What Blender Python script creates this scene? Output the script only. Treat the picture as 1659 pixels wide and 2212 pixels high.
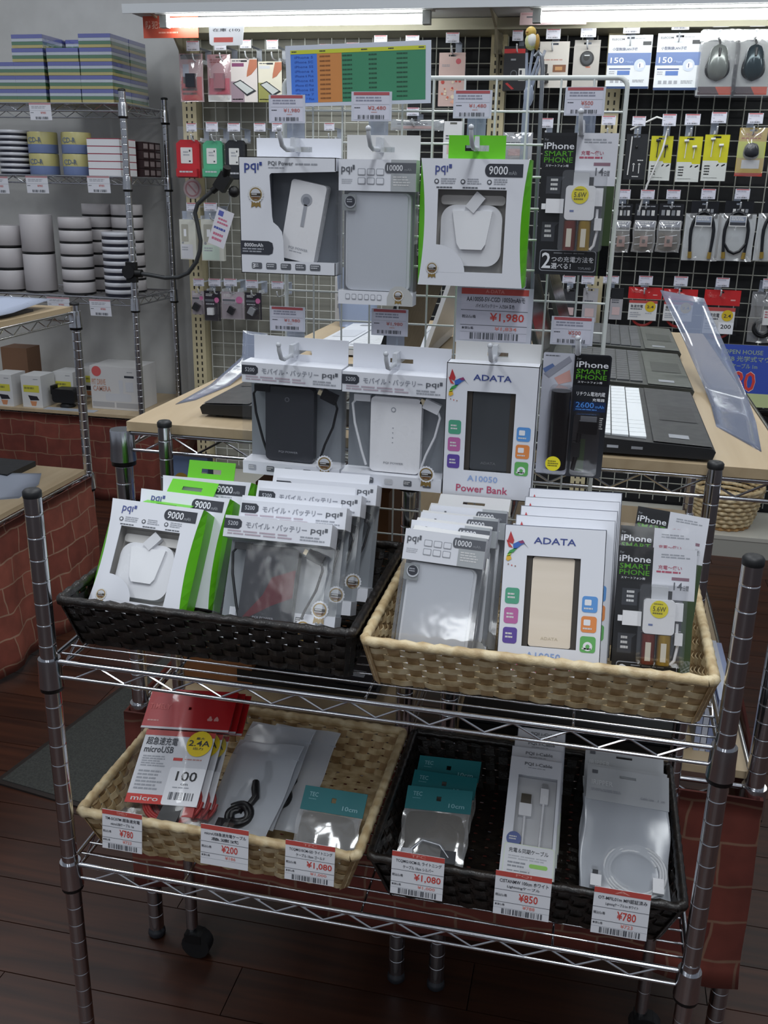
import bpy, bmesh, math, random
from math import pi, sin, cos, radians
from mathutils import Vector, Matrix
random.seed(7)
S = bpy.context.scene
for o in list(bpy.data.objects): bpy.data.objects.remove(o)
COL = S.collection
# ---------------------------------------------------------------- camera
cam = bpy.data.objects.new('camera', bpy.data.cameras.new('camera')); COL.objects.link(cam)
yaw, pitch, roll = radians(12.1272), radians(18.7891), radians(1.1978)
fw = Vector((-sin(yaw)*cos(pitch), cos(yaw)*cos(pitch), -sin(pitch)))
rt = Vector((cos(yaw), sin(yaw), 0)); up = rt.cross(fw)
r2 = rt*cos(roll)+up*sin(roll); u2 = -rt*sin(roll)+up*cos(roll)
m = Matrix((r2, u2, -fw)).transposed().to_4x4(); m.translation = Vector((.5624, -.855, 1.2159))
cam.matrix_world = m
cam.data.sensor_fit = 'HORIZONTAL'; cam.data.sensor_width = 36; cam.data.lens = 44.77
cam.data.clip_start = .02
cam.data.dof.use_dof = False
S.camera = cam
# ---------------------------------------------------------------- world, lamps, exposure
w = bpy.data.worlds.new('shop_ambient'); S.world = w; w.use_nodes = True
w.node_tree.nodes['Background'].inputs[0].default_value = (.80, .87, 1, 1)
w.node_tree.nodes['Background'].inputs[1].default_value = .235
def area(name, loc, sx, sy, power, col=(.93, .97, 1), rot=(0, 0, 0)):
    l = bpy.data.lights.new(name, 'AREA'); l.shape = 'RECTANGLE'; l.size = sx; l.size_y = sy; l.energy = power; l.color = col
    o = bpy.data.objects.new(name, l); COL.objects.link(o); o.location = loc; o.rotation_euler = rot; return o
# ceiling fluorescent rows of the shop, above and behind the camera
area('ceiling_lamp', (-.85, -.75, 2.62), .30, 1.25, 13)
area('ceiling_lamp', (.75, -.65, 2.62), .30, 1.25, 16)
area('ceiling_lamp', (.2, 1.05, 2.62), .30, 1.25, 14)
area('ceiling_lamp', (-1.6, 1.3, 2.62), .30, 1.25, 12)
area('ceiling_lamp', (1.7, 1.0, 2.62), .30, 1.25, 10)
area('ceiling_lamp', (-.6, -3.4, 2.62), .30, 1.25, 8)
area('ceiling_lamp', (1.0, -3.4, 2.62), .30, 1.25, 8)
area('ceiling_lamp', (.2, -5.6, 2.62), 1.25, .30, 9)
S.view_settings.view_transform = 'Standard'; S.view_settings.look = 'None'
S.view_settings.exposure = 0.2; S.view_settings.gamma = 1; S.view_settings.use_curve_mapping = False
# ---------------------------------------------------------------- materials
def lin(h):
    h = h.lstrip('#'); o = []
    for i in (0, 2, 4):
        c = int(h[i:i+2], 16)/255; o.append(c/12.92 if c <= .04045 else ((c+.055)/1.055)**2.4)
    return (*o, 1)
MC = {}
def C(h, rough=.5, metal=0, name=None):
    k = (h, rough, metal)
    if k not in MC:
        m = bpy.data.materials.new(name or 'colour_'+h.strip('#')); m.use_nodes = True
        b = m.node_tree.nodes['Principled BSDF']
        b.inputs['Base Color'].default_value = lin(h); b.inputs['Roughness'].default_value = rough; b.inputs['Metallic'].default_value = metal
        nt = m.node_tree
        n = nt.nodes.new('ShaderNodeTexNoise'); n.inputs['Scale'].default_value = 60; n.inputs['Detail'].default_value = 2
        tc = nt.nodes.new('ShaderNodeTexCoord'); nt.links.new(tc.outputs['Object'], n.inputs['Vector'])
        mr = nt.nodes.new('ShaderNodeMapRange'); mr.inputs[3].default_value = max(0, rough-.05); mr.inputs[4].default_value = min(1, rough+.06)
        nt.links.new(n.outputs['Fac'], mr.inputs[0]); nt.links.new(mr.outputs[0], b.inputs['Roughness'])
        MC[k] = m
    return MC[k]
def nodes(name):
    m = bpy.data.materials.new(name); m.use_nodes = True
    return m, m.node_tree, m.node_tree.nodes['Principled BSDF'], m.node_tree.nodes.new, m.node_tree.links.new
def clear(name, fac, rough, tint='#ffffff', body=0.0, bodycol='#ffffff', bump=.18, edge=.2):
    """thin clear plastic: transparent, a share of gloss, a share of milky body"""
    m = bpy.data.materials.new(name); m.use_nodes = True; nt = m.node_tree; nt.nodes.clear(); N = nt.nodes.new; L = nt.links.new
    out = N('ShaderNodeOutputMaterial'); t = N('ShaderNodeBsdfTransparent'); t.inputs[0].default_value = lin(tint)
    g = N('ShaderNodeBsdfGlossy'); g.inputs['Roughness'].default_value = rough; g.inputs[0].default_value = (1, 1, 1, 1)
    lw = N('ShaderNodeLayerWeight'); lw.inputs[0].default_value = .35
    mr = N('ShaderNodeMapRange'); mr.inputs[3].default_value = fac; mr.inputs[4].default_value = min(1, fac*3+edge); L(lw.outputs['Facing'], mr.inputs[0])
    no = N('ShaderNodeTexNoise'); no.inputs['Scale'].default_value = 28; tc = N('ShaderNodeTexCoord'); L(tc.outputs['Object'], no.inputs[0])
    bp = N('ShaderNodeBump'); bp.inputs['Strength'].default_value = bump; bp.inputs['Distance'].default_value = .004; L(no.outputs['Fac'], bp.inputs['Height']); L(bp.outputs[0], g.inputs['Normal'])
    mx = N('ShaderNodeMixShader'); L(mr.outputs[0], mx.inputs[0]); L(t.outputs[0], mx.inputs[1]); L(g.outputs[0], mx.inputs[2])
    if body:
        d = N('ShaderNodeBsdfDiffuse'); d.inputs[0].default_value = lin(bodycol)
        m2 = N('ShaderNodeMixShader'); m2.inputs[0].default_value = body; L(mx.outputs[0], m2.inputs[1]); L(d.outputs[0], m2.inputs[2]); mx = m2
    L(mx.outputs[0], out.inputs[0]); return m
def chrome():
    m, nt, b, N, L = nodes('chrome'); b.inputs['Metallic'].default_value = 1; b.inputs['Roughness'].default_value = .16
    b.inputs['Base Color'].default_value = (.62, .63, .66, 1); return m
def wood(name, c1, c2, axis, sc=1, rough=.45, rnd=.25):
    m, nt, b, N, L = nodes(name)
    tc = N('ShaderNodeTexCoord'); oi = N('ShaderNodeObjectInfo'); mp = N('ShaderNodeMapping')
    mp.inputs['Scale'].default_value = (2*sc, 26*sc, 26*sc) if axis == 'x' else (26*sc, 2*sc, 26*sc)
    ad = N('ShaderNodeVectorMath'); ad.operation = 'ADD'; L(tc.outputs['Object'], ad.inputs[0])
    mu = N('ShaderNodeMath'); mu.operation = 'MULTIPLY'; mu.inputs[1].default_value = 37; L(oi.outputs['Random'], mu.inputs[0]); L(mu.outputs[0], ad.inputs[1])
    L(ad.outputs[0], mp.inputs[0]); no = N('ShaderNodeTexNoise'); no.inputs['Scale'].default_value = 1; no.inputs['Detail'].default_value = 5; no.inputs['Distortion'].default_value = 1.2
    L(mp.outputs[0], no.inputs[0]); cr = N('ShaderNodeValToRGB'); cr.color_ramp.elements[0].position = .3; cr.color_ramp.elements[1].position = .7
    cr.color_ramp.elements[0].color = lin(c1); cr.color_ramp.elements[1].color = lin(c2); L(no.outputs['Fac'], cr.inputs[0])
    hs = N('ShaderNodeHueSaturation'); mr = N('ShaderNodeMapRange'); mr.inputs[3].default_value = 1-rnd; mr.inputs[4].default_value = 1+rnd
    L(oi.outputs['Random'], mr.inputs[0]); L(mr.outputs[0], hs.inputs['Value']); L(cr.outputs[0], hs.inputs['Color']); L(hs.outputs[0], b.inputs['Base Color'])
    b.inputs['Roughness'].default_value = rough; return m
def noisy(name, c1, c2, sc, rough=.8, bump=0.3, dist=.002):
    m, nt, b, N, L = nodes(name); tc = N('ShaderNodeTexCoord'); no = N('ShaderNodeTexNoise'); no.inputs['Scale'].default_value = sc; no.inputs['Detail'].default_value = 6
    L(tc.outputs['Object'], no.inputs[0]); cr = N('ShaderNodeValToRGB'); cr.color_ramp.elements[0].position = .35; cr.color_ramp.elements[1].position = .65
    cr.color_ramp.elements[0].color = lin(c1); cr.color_ramp.elements[1].color = lin(c2); L(no.outputs['Fac'], cr.inputs[0]); L(cr.outputs[0], b.inputs['Base Color'])
    bp = N('ShaderNodeBump'); bp.inputs['Strength'].default_value = bump; bp.inputs['Distance'].default_value = dist; L(no.outputs['Fac'], bp.inputs['Height']); L(bp.outputs[0], b.inputs['Normal'])
    b.inputs['Roughness'].default_value = rough; return m
def brickcloth(name, side, c1='#7a3c30', c2='#632c24', mo='#856350'):
    m, nt, b, N, L = nodes(name); tc = N('ShaderNodeTexCoord'); sx = N('ShaderNodeSeparateXYZ'); mp = N('ShaderNodeCombineXYZ')
    no = N('ShaderNodeTexNoise'); no.inputs['Scale'].default_value = 9; L(tc.outputs['Object'], no.inputs[0])
    mx = N('ShaderNodeMix'); mx.data_type = 'RGBA'; mx.inputs[0].default_value = .035; L(tc.outputs['Object'], mx.inputs[6]); L(no.outputs['Color'], mx.inputs[7])
    L(mx.outputs[2], sx.inputs[0]); L(sx.outputs[1 if side else 0], mp.inputs[0]); L(sx.outputs[2], mp.inputs[1]); br = N('ShaderNodeTexBrick'); br.inputs['Scale'].default_value = 1
    br.inputs['Brick Width'].default_value = .098; br.inputs['Row Height'].default_value = .062; br.inputs['Mortar Size'].default_value = .0026; br.inputs['Mortar Smooth'].default_value = .6
    br.inputs['Color1'].default_value = lin(c1); br.inputs['Color2'].default_value = lin(c2); br.inputs['Mortar'].default_value = lin(mo)
    L(mp.outputs[0], br.inputs['Vector']); n2 = N('ShaderNodeTexNoise'); n2.inputs['Scale'].default_value = 22; n2.inputs['Detail'].default_value = 4; L(tc.outputs['Object'], n2.inputs[0])
    hs = N('ShaderNodeHueSaturation'); mr = N('ShaderNodeMapRange'); mr.inputs[3].default_value = .55; mr.inputs[4].default_value = 1.45; L(n2.outputs['Fac'], mr.inputs[0]); L(mr.outputs[0], hs.inputs['Value']); L(br.outputs['Color'], hs.inputs['Color'])
    L(hs.outputs[0], b.inputs['Base Color']); b.inputs['Roughness'].default_value = .75; return m
def emit(name, col, st):
    m = bpy.data.materials.new(name); m.use_nodes = True; nt = m.node_tree; nt.nodes.clear()
    e = nt.nodes.new('ShaderNodeEmission'); e.inputs[0].default_value = col; e.inputs[1].default_value = st
    o = nt.nodes.new('ShaderNodeOutputMaterial'); nt.links.new(e.outputs[0], o.inputs[0]); return m
CHROME = chrome()
WHITE = C('#e6e7ec', .45, name='white_card'); OFFW = C('#d3d3d3', .5, name='off_white'); GREY = C('#8d9096', .5); MID = C('#5c5f66', .5)
DARK = C('#2a2c31', .4); BLACK = C('#0d0d0f', .45); INK = C('#33363f', .6); BLUE = C('#3b4a8c', .5); GREEN = C('#64c01e', .4, name='lime_green'); RED = C('#c8372f', .5)
YEL = C('#e6d820', .5); GOLD = C('#a98d55', .35, .6); LINE = C('#9fa2aa', .6); PALE = C('#c2c4ca', .5); PLAST = C('#e9e9ec', .28, name='white_plastic'); SILV = C('#b9bcc2', .3, .5)
WIREW = C('#d4d8d4', .35, name='white_wire'); CREAM = C('#c3b896', .5, name='beige_steel')
FILM = clear('clear_film', .016, .09, edge=.07); FILM2 = clear('glossy_film', .10, .07, bump=.08); BLISTER = clear('blister', .09, .06); BAG = clear('poly_bag', .10, .10, body=.10); MILKY = clear('milky_bag', .07, .2, body=.5, bodycol='#ccd1d9')
WRAP = clear('shrink_wrap', .16, .10, bump=.6); TONGUE = clear('pale_plastic', .05, .2, body=.45, bodycol='#b9c3d6'); LAMI = clear('laminate', .09, .14, body=.42, bodycol='#79839a')
PALEWOOD = wood('pale_wood', '#ab9677', '#bda98a', 'y', .7, .45, .05)
# ---------------------------------------------------------------- mesh builder
TXT = {}
def textmesh(body):
    if body not in TXT:
        c = bpy.data.curves.new('print', 'FONT'); c.body = body; c.resolution_u = 2; c.offset = .012
        o = bpy.data.objects.new('print', c); COL.objects.link(o)
        me = bpy.data.meshes.new_from_object(o.evaluated_get(bpy.context.evaluated_depsgraph_get()))
        vs = [v.co.copy() for v in me.vertices]; fs = [tuple(p.vertices) for p in me.polygons]
        bpy.data.objects.remove(o); bpy.data.curves.remove(c); bpy.data.meshes.remove(me)
        x0 = min(v.x for v in vs); x1 = max(v.x for v in vs); y0 = min(v.y for v in vs); y1 = max(v.y for v in vs)
        TXT[body] = ([((v.x-x0)/(x1-x0), (v.y-y0)/(y1-y0)) for v in vs], fs)
    return TXT[body]
class MB:
    def __init__(s): s.v = []; s.f = []; s.mi = []; s.mats = []; s.sm = []
    def add(s, vs, fs, mat, smooth=False):
        if mat not in s.mats: s.mats.append(mat)
        i = s.mats.index(mat); b = len(s.v); s.v += [tuple(v) for v in vs]
        for f in fs: s.f.append(tuple(b+k for k in f)); s.mi.append(i); s.sm.append(smooth)
        return s
    def box(s, x0, x1, y0, y1, z0, z1, mat, M=None):
        vs = [(x, y, z) for x in (x0, x1) for y in (y0, y1) for z in (z0, z1)]
        if M: vs = [M @ Vector(v) for v in vs]
        return s.add(vs, [(0, 1, 3, 2), (4, 6, 7, 5), (0, 4, 5, 1), (2, 3, 7, 6), (0, 2, 6, 4), (1, 5, 7, 3)], mat)
    def rect(s, x0, x1, z0, z1, y, mat): return s.add([(x0, y, z0), (x1, y, z0), (x1, y, z1), (x0, y, z1)], [(0, 1, 2, 3)], mat)
    def poly(s, pts, mat): return s.add(pts, [tuple(range(len(pts)))], mat)
    def prism(s, pts, y0, y1, mat, smooth=False):
        """outline in x, z extruded from y0 (front) to y1"""
        n = len(pts); vs = [(x, y0, z) for x, z in pts]+[(x, y1, z) for x, z in pts]
        s.add(vs, [tuple(range(n)), tuple(range(2*n-1, n-1, -1))], mat)
        return s.add(vs, [(i, i+n, (i+1) % n+n, (i+1) % n) for i in range(n)], mat, smooth)
    def tube(s, path, r, mat, n=8, cap=True, smooth=True):
        P = [Vector(p) for p in path]; vs = []; fs = []; R = r if hasattr(r, '__len__') else [r]*len(P)
        pu = None
        for i, p in enumerate(P):
            d = (P[min(i+1, len(P)-1)]-P[max(i-1, 0)]).normalized()
            if pu is None: pu = d.orthogonal().normalized()
            else: pu = (pu-d*pu.dot(d)).normalized()
            q = d.cross(pu)
            for k in range(n): a = 2*pi*k/n; vs.append(p+(pu*cos(a)+q*sin(a))*R[i])
        for i in range(len(P)-1):
            for k in range(n): fs.append((i*n+k, i*n+(k+1) % n, (i+1)*n+(k+1) % n, (i+1)*n+k))
        s.add(vs, fs, mat, smooth)
        if cap: s.add(vs, [tuple(range(n-1, -1, -1)), tuple(range((len(P)-1)*n, len(P)*n))], mat)
        return s
    def lathe(s, prof, mat, n=16, c=(0, 0, 0), smooth=True):
        vs = []; fs = []
        for r, z in prof:
            for k in range(n): a = 2*pi*k/n; vs.append((c[0]+r*cos(a), c[1]+r*sin(a), c[2]+z))
        for i in range(len(prof)-1):
            for k in range(n): fs.append((i*n+k, i*n+(k+1) % n, (i+1)*n+(k+1) % n, (i+1)*n+k))
        s.add(vs, fs, mat, smooth)
        return s.add(vs, [tuple(range(n-1, -1, -1)), tuple(range((len(prof)-1)*n, len(prof)*n))], mat)
    def disc(s, x, z, r, y, mat, n=20, sz=None): return s.add([(x+r*cos(2*pi*k/n), y, z+(sz or r)*sin(2*pi*k/n)) for k in range(n)], [tuple(range(n))], mat)
    def text(s, body, x, z, w, h, y, mat, vert=False):
        if not body: return s
        uv, fs = textmesh(body)
        return s.add([(x+u*w, y, z+v*h) for u, v in uv], fs, mat)
    def ball(s, c, r, mat, n=10, sq=(1, 1, 1)):
        vs = []; fs = []; m = n//2+1
        for i in range(m+1):
            t = pi*i/m
            for k in range(n): a = 2*pi*k/n; vs.append((c[0]+sq[0]*r*sin(t)*cos(a), c[1]+sq[1]*r*sin(t)*sin(a), c[2]+sq[2]*r*cos(t)))
        for i in range(m):
            for k in range(n): fs.append((i*n+k, (i+1)*n+k, (i+1)*n+(k+1) % n, i*n+(k+1) % n))
        return s.add(vs, fs, mat, True)
    def shell(s, x0, x1, y0, y1, z0, z1, mat, win=None, th=.0008):
        """open-fronted carton of thin card; win is the opening in the front"""
        s.box(x0, x0+th, y0, y1, z0, z1, mat); s.box(x1-th, x1, y0, y1, z0, z1, mat); s.box(x0, x1, y1-th, y1, z0, z1, mat)
        s.box(x0, x1, y0, y1, z0, z0+th, mat); s.box(x0, x1, y0, y1, z1-th, z1, mat)
        if win:
            a, b, c, d = win
            s.box(x0, a, y0, y0+th, z0, z1, mat); s.box(b, x1, y0, y0+th, z0, z1, mat); s.box(a, b, y0, y0+th, z0, c, mat); s.box(a, b, y0, y0+th, d, z1, mat)
        return s
    def tab(s, x0, x1, z0, z1, y, mat, hw=.014, hh=.003, hz=None, th=.0008):
        c = (x0+x1)/2; hz = hz or (z0+z1)/2; y1 = y+th
        s.box(x0, c-hw, y, y1, z0, z1, mat); s.box(c+hw, x1, y, y1, z0, z1, mat); s.box(c-hw, c+hw, y, y1, z0, hz-hh, mat); return s.box(c-hw, c+hw, y, y1, hz+hh, z1, mat)
    def build(s, name, parent=None, loc=None, rot=None):
        me = bpy.data.meshes.new(name); me.from_pydata(s.v, [], s.f)
        for mt in s.mats: me.materials.append(mt)
        me.polygons.foreach_set('material_index', s.mi); me.polygons.foreach_set('use_smooth', s.sm); me.update()
        o = bpy.data.objects.new(name, me); COL.objects.link(o)
        if parent: o.parent = parent
        if loc: o.location = loc
        if rot: o.rotation_euler = rot
        return o
def tag(o, label=None, cat=None, group=None, kind=None):
    for k, v in (('label', label), ('category', cat), ('group', group), ('kind', kind)):
        if v: o[k] = v
    return o
def thing(name, label, cat, loc=(0, 0, 0), rot=(0, 0, 0), group=None):
    o = bpy.data.objects.new(name, None); COL.objects.link(o); o.empty_display_size = .02; o.location = loc; o.rotation_euler = rot
    return tag(o, label, cat, group)
def dup(root, loc, rot=None, label=None):
    r = root.copy(); COL.objects.link(r); r.location = loc
    if rot is not None: r.rotation_euler = rot
    if label: r['label'] = label
    for ch in list(root.children):
        c = ch.copy(); COL.objects.link(c); c.parent = r
        for g in list(ch.children):
            d = g.copy(); COL.objects.link(d); d.parent = c
    return r
def rr(x0, x1, z0, z1, r, n=5):
    pts = []
    for cx, cz, a0 in ((x1-r, z1-r, 0), (x0+r, z1-r, 90), (x0+r, z0+r, 180), (x1-r, z0+r, 270)):
        for k in range(n+1): a = radians(a0+90*k/n); pts.append((cx+r*cos(a), cz+r*sin(a)))
    return pts[::-1]
class Face:
    """flat print on a front face: u to the right, v down, both 0..1"""
    def __init__(s, mb, x0, x1, z0, z1, y): s.m = mb; s.x0 = x0; s.z1 = z1; s.w = x1-x0; s.h = z1-z0; s.y = y; s.k = 1
    def Y(s, d): return s.y-.00018*d
    def r(s, u0, v0, u1, v1, mat, d=1): s.m.rect(s.x0+u0*s.w, s.x0+u1*s.w, s.z1-v1*s.h, s.z1-v0*s.h, s.Y(d), mat)
    def t(s, b, u0, v0, u1, v1, mat, d=2): s.m.text(b, s.x0+u0*s.w, s.z1-v1*s.h, (u1-u0)*s.w, (v1-v0)*s.h, s.Y(d), mat)
    def o(s, u, v, r, mat, d=1): s.m.disc(s.x0+u*s.w, s.z1-v*s.h, r*s.w, s.Y(d), mat)
    def rr(s, u0, v0, u1, v1, r, mat, d=1):
        s.m.poly([(x, s.Y(d), z) for x, z in rr(s.x0+u0*s.w, s.x0+u1*s.w, s.z1-v1*s.h, s.z1-v0*s.h, r)][::-1], mat)
    def p(s, pts, mat, d=1): s.m.poly([(s.x0+u*s.w, s.Y(d), s.z1-v*s.h) for u, v in pts], mat)
    def lines(s, u0, v0, u1, v1, n, mat, d=1):
        st = (v1-v0)/n; rnd = random.Random(n+int(u0*97))
        for i in range(n):
            e = u0+(u1-u0)*(.72+.28*rnd.random())
            q = u0
            while q < e-.01:
                l = min((u1-u0)*(.08+.2*rnd.random()), e-q); s.r(q, v0+i*st, q+l*.86, v0+i*st+st*.52, mat, d); q += l
    def bars(s, u0, v0, u1, v1, mat, n=40, d=2):
        rnd = random.Random(n); q = u0; e = (u1-u0)/n
        while q < u1:
            b = e*rnd.choice((.4, .7, 1.2, 1.8)); s.r(q, v0, min(q+b, u1), v1, mat, d); q += b+e*rnd.choice((.4, .6, 1.1, 1.6))
def badge(f, u, v, r, ring=OFFW):
    pts = []
    for k in range(36): a = 2*pi*k/36; q = r*(1.0 if k % 2 else .9); pts.append((u+q*cos(a), v-q*f.w/f.h*sin(a)))
    a = r*f.w/f.h
    f.p([(u-.5*r, v+.6*a), (u-.62*r, v+1.5*a), (u-.2*r, v+1.3*a), (u, v+1.5*a), (u+.25*r, v+1.3*a), (u+.6*r, v+1.5*a), (u+.5*r, v+.6*a)], GOLD, 2)
    f.p(pts[::-1], ring, 3); f.o(u, v, r*.76, GOLD, 4); f.o(u, v, r*.62, PALE, 5)
    f.r(u-.62*r, v-.12*a, u+.62*r, v+.2*a, C('#3a3128', .5), 6); f.lines(u-.5*r, v-.06*a, u+.5*r, v+.16*a, 1, OFFW, 7)
    f.p([(u-.55*r, v+.28*a), (u-.3*r, v+.55*a), (u+.3*r, v+.55*a), (u+.55*r, v+.28*a)], C('#6b4a2a', .5), 6)
# ---------------------------------------------------------------- the room
mb = MB().box(-2.6, 2.4, -1.0, 3.0, -.03, -.006, C('#160d0a', .7)); mb.box(-5, 5, -8, -1.0, -.03, -.001, C('#2e1911', .45)); mb.box(2.4, 5, -1, 3, -.03, -.001, C('#2e1911', .45)); mb.box(-5, -2.6, -1, 3, -.03, -.001, C('#2e1911', .45))
floor = tag(mb.build('floor'), 'dark reddish brown plank floor', None, None, 'structure')
FW = wood('floor_wood', '#26130c', '#432416', 'x', 1.1, .42, .22)
pm = None
for j in range(40):
    y = -.98+j*.0995; x = -2.55+(j*.37) % .9-.9
    while x < 2.35:
        x1 = x+.9
        if x1 > -2.55:
            if pm is None:
                pm = MB().box(.0008, .8992, .0008, .0985, -.006, 0, FW).build('plank', floor); pm.location = (x, y, 0)
            else:
                q = pm.copy(); COL.objects.link(q); q.location = (x, y, 0)
        x = x1
WALLM = noisy('wall_paint', '#c4c4c2', '#cacac8', 14, .8, .05)
tag(MB().box(-2.6, 2.4, 2.96, 3.02, 0, 2.75, WALLM).build('wall_back'), 'plain grey painted wall behind the shelving', None, None, 'structure')
MATM = noisy('mat_pile', '#2d2f2d', '#3d3f3c', 260, .95, .6, .003)
mat_root = thing('floor_mat', 'dark grey rectangular floor mat in the aisle left of the wire racks', 'mat', (-.60, .665, 0), (0, 0, radians(-9)))
MB().box(.012, .50, .012, 1.5, 0, .006, MATM).build('pile', mat_root)
b = MB()
for a in ((0, .512, 0, .012), (0, .512, 1.5, 1.512), (0, .012, .012, 1.5), (.50, .512, .012, 1.5)): b.box(*a, 0, .0045, C('#1c1512', .7))
b.build('rubber_edge', mat_root)
# ---------------------------------------------------------------- wire racks
def post(x, y, H, r, feet, parent, first=.0254):
    z0 = .055 if feet == 'caster' else .018; b = MB(); prof = [(r, z0)]; gs = []
    g = H-first
    while g > z0+.02: gs.append(g); g -= .0254
    for g in gs[::-1]: prof += [(r, g-.0016), (r, g-.0009), (r*.96, g-.0005), (r*.96, g+.0005), (r, g+.0009), (r, g+.0016)]
    prof.append((r, H)); b.lathe(prof, CHROME, 18, (x, y, 0))
    p = b.build('post', parent)
    if feet == 'caster':
        f = MB().tube([(x, y, .056), (x, y, .044)], .006, CHROME, 8)
        f.box(x-.010, x+.018, y-.012, y+.012, .030, .046, BLACK); f.tube([(x+.008, y-.011, .024), (x+.008, y+.011, .024)], .024, C('#151517', .6), 16)
        f.build('caster', p)
    else:
        MB().lathe([(r*.9, 0), (r*1.15, .004), (r*1.1, .012), (r*.8, .015), (r*.8, z0)], DARK, 12, (x, y, 0)).build('foot', p)
    return p
def truss(b, p0, p1, dz, pitch, r=.0014):
    P0 = Vector(p0); P1 = Vector(p1); L = (P1-P0).length; d = (P1-P0)/L; n = int((L-.06)/pitch*2); st = (L-n*pitch/2)/2; pts = []
    for i in range(n+1):
        q = P0+d*(st+i*pitch/2); q.z += -.002 if i % 2 else -dz+.002; pts.append(q)
    b.tube(pts, r, CHROME, 6, smooth=False)
def rack(label, x0, y0, w, d, H, shelves, r, feet, wires=0, pitch=.057, cap=True, first=.0254, truss_sides='fblr', group=None):
    R = thing('wire_rack', label, 'rack', (x0, y0, 0), group=group)
    for x in (0, w):
        for y in (0, d):
            p = post(x, y, H, r, feet, R, first=first)
            if cap: MB().lathe([(r*1.03, H-.003), (r*1.06, H-.001), (r*1.06, H+.003), (r*.85, H+.0055), (r*.4, H+.0065)], C('#17181a', .5), 16, (x, y, 0)).build('cap', p)
    k = r/.0095
    for z in shelves:
        b = MB(); dz = .019*k
        for zz, rr_ in ((z, .0029), (z-dz, .0021)):
            b.tube([(r, 0, zz), (w-r, 0, zz)], rr_*k, CHROME, 8); b.tube([(r, d, zz), (w-r, d, zz)], rr_*k, CHROME, 8)
            b.tube([(0, r, zz), (0, d-r, zz)], rr_*k, CHROME, 8); b.tube([(w, r, zz), (w, d-r, zz)], rr_*k, CHROME, 8)
        for x in ((.2, .5, .8) if wires else ()): b.tube([(w*x, .004, z-.0035), (w*x, d-.004, z-.0035)], .0016, CHROME, 6)
        sh = b.build('wire_shelf', R)
        for x in (0, w):
            for y in (0, d):
                c = MB().lathe([(r*1.30, .0035), (r*1.34, .001), (r*1.37, -.015*k), (r*1.46, -.031*k)], CHROME, 18, (x, y, z))
                c.lathe([(r*1.36, -.031*k), (r*1.36, -.036*k), (r*1.1, -.037*k)], BLACK, 16, (x, y, z)).build('collar', sh)
        for i in range(1, wires+1): MB().tube([(.004, i*d/(wires+1), z-.0005), (w-.004, i*d/(wires+1), z-.0005)], .0013, CHROME, 6).build('wire', sh)
        for s_, a, e in (('f', (0, 0, z), (w, 0, z)), ('b', (0, d, z), (w, d, z)), ('l', (0, 0, z), (0, d, z)), ('r', (w, 0, z), (w, d, z))):
            if s_ in truss_sides: t = MB(); truss(t, a, e, dz, pitch*k, .0014*k); t.build('truss_wire', sh)
    return R
rack('chrome two tier wire rack in front carrying the four baskets', 0, 0, .72, .324, .903, (.708, .435), .0095, 'caster', 15, first=.0215)
rack('thicker chrome rack under the left half of the laptop table', -.077, .348, .417, 1.2, .884, (.882, .447), .0127, 'foot', cap=False)
rack('thicker chrome rack under the right half of the laptop table', .405, .348, .425, 1.2, .884, (.882, .447), .0127, 'foot', cap=False)
rack('chrome rack at the left wall stacked with disc packs', -2.36, 2.52, 1.22, .35, 1.52, (1.477, 1.2305, .797, .335), .0127, 'foot', 8)
rack('chrome demo rack left of the aisle with brick print cloth below', -1.42, .35, .56, 1.25, .89, (.868, .395), .0127, 'foot')
# table boards and cloths
b = MB().box(-.066, .815, .342, 1.56, .8855, .8985, PALEWOOD)
tag(b.build('table_board'), 'pale wooden board laid over the two racks as laptop table', 'table top')
tag(MB().box(-.055, .335, .362, 1.53, .4505, .462, PALEWOOD).build('shelf_board'), 'pale wooden board on the low shelf behind the red bags', 'board')
tag(MB().box(.41, .822, .362, 1.53, .4505, .462, PALEWOOD).build('shelf_board'), 'pale wooden board on the low shelf behind the white cable bags', 'board')
b = MB().box(-1.45, -.865, .36, 1.595, .8705, .8835, PALEWOOD); tag(b.build('shelf_board'), 'pale top board of the demo rack left of the aisle', 'board')
b = MB().box(-1.45, -.865, .36, 1.595, .3985, .4115, PALEWOOD); tag(b.build('shelf_board'), 'lower pale board of the demo rack above the brick print cloth', 'board')
tag(MB().box(-2.4, -1.10, 2.50, 2.93, .338, .350, PALEWOOD).build('shelf_board'), 'pale board at the foot of the disc rack holding white boxes', 'board')
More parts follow.
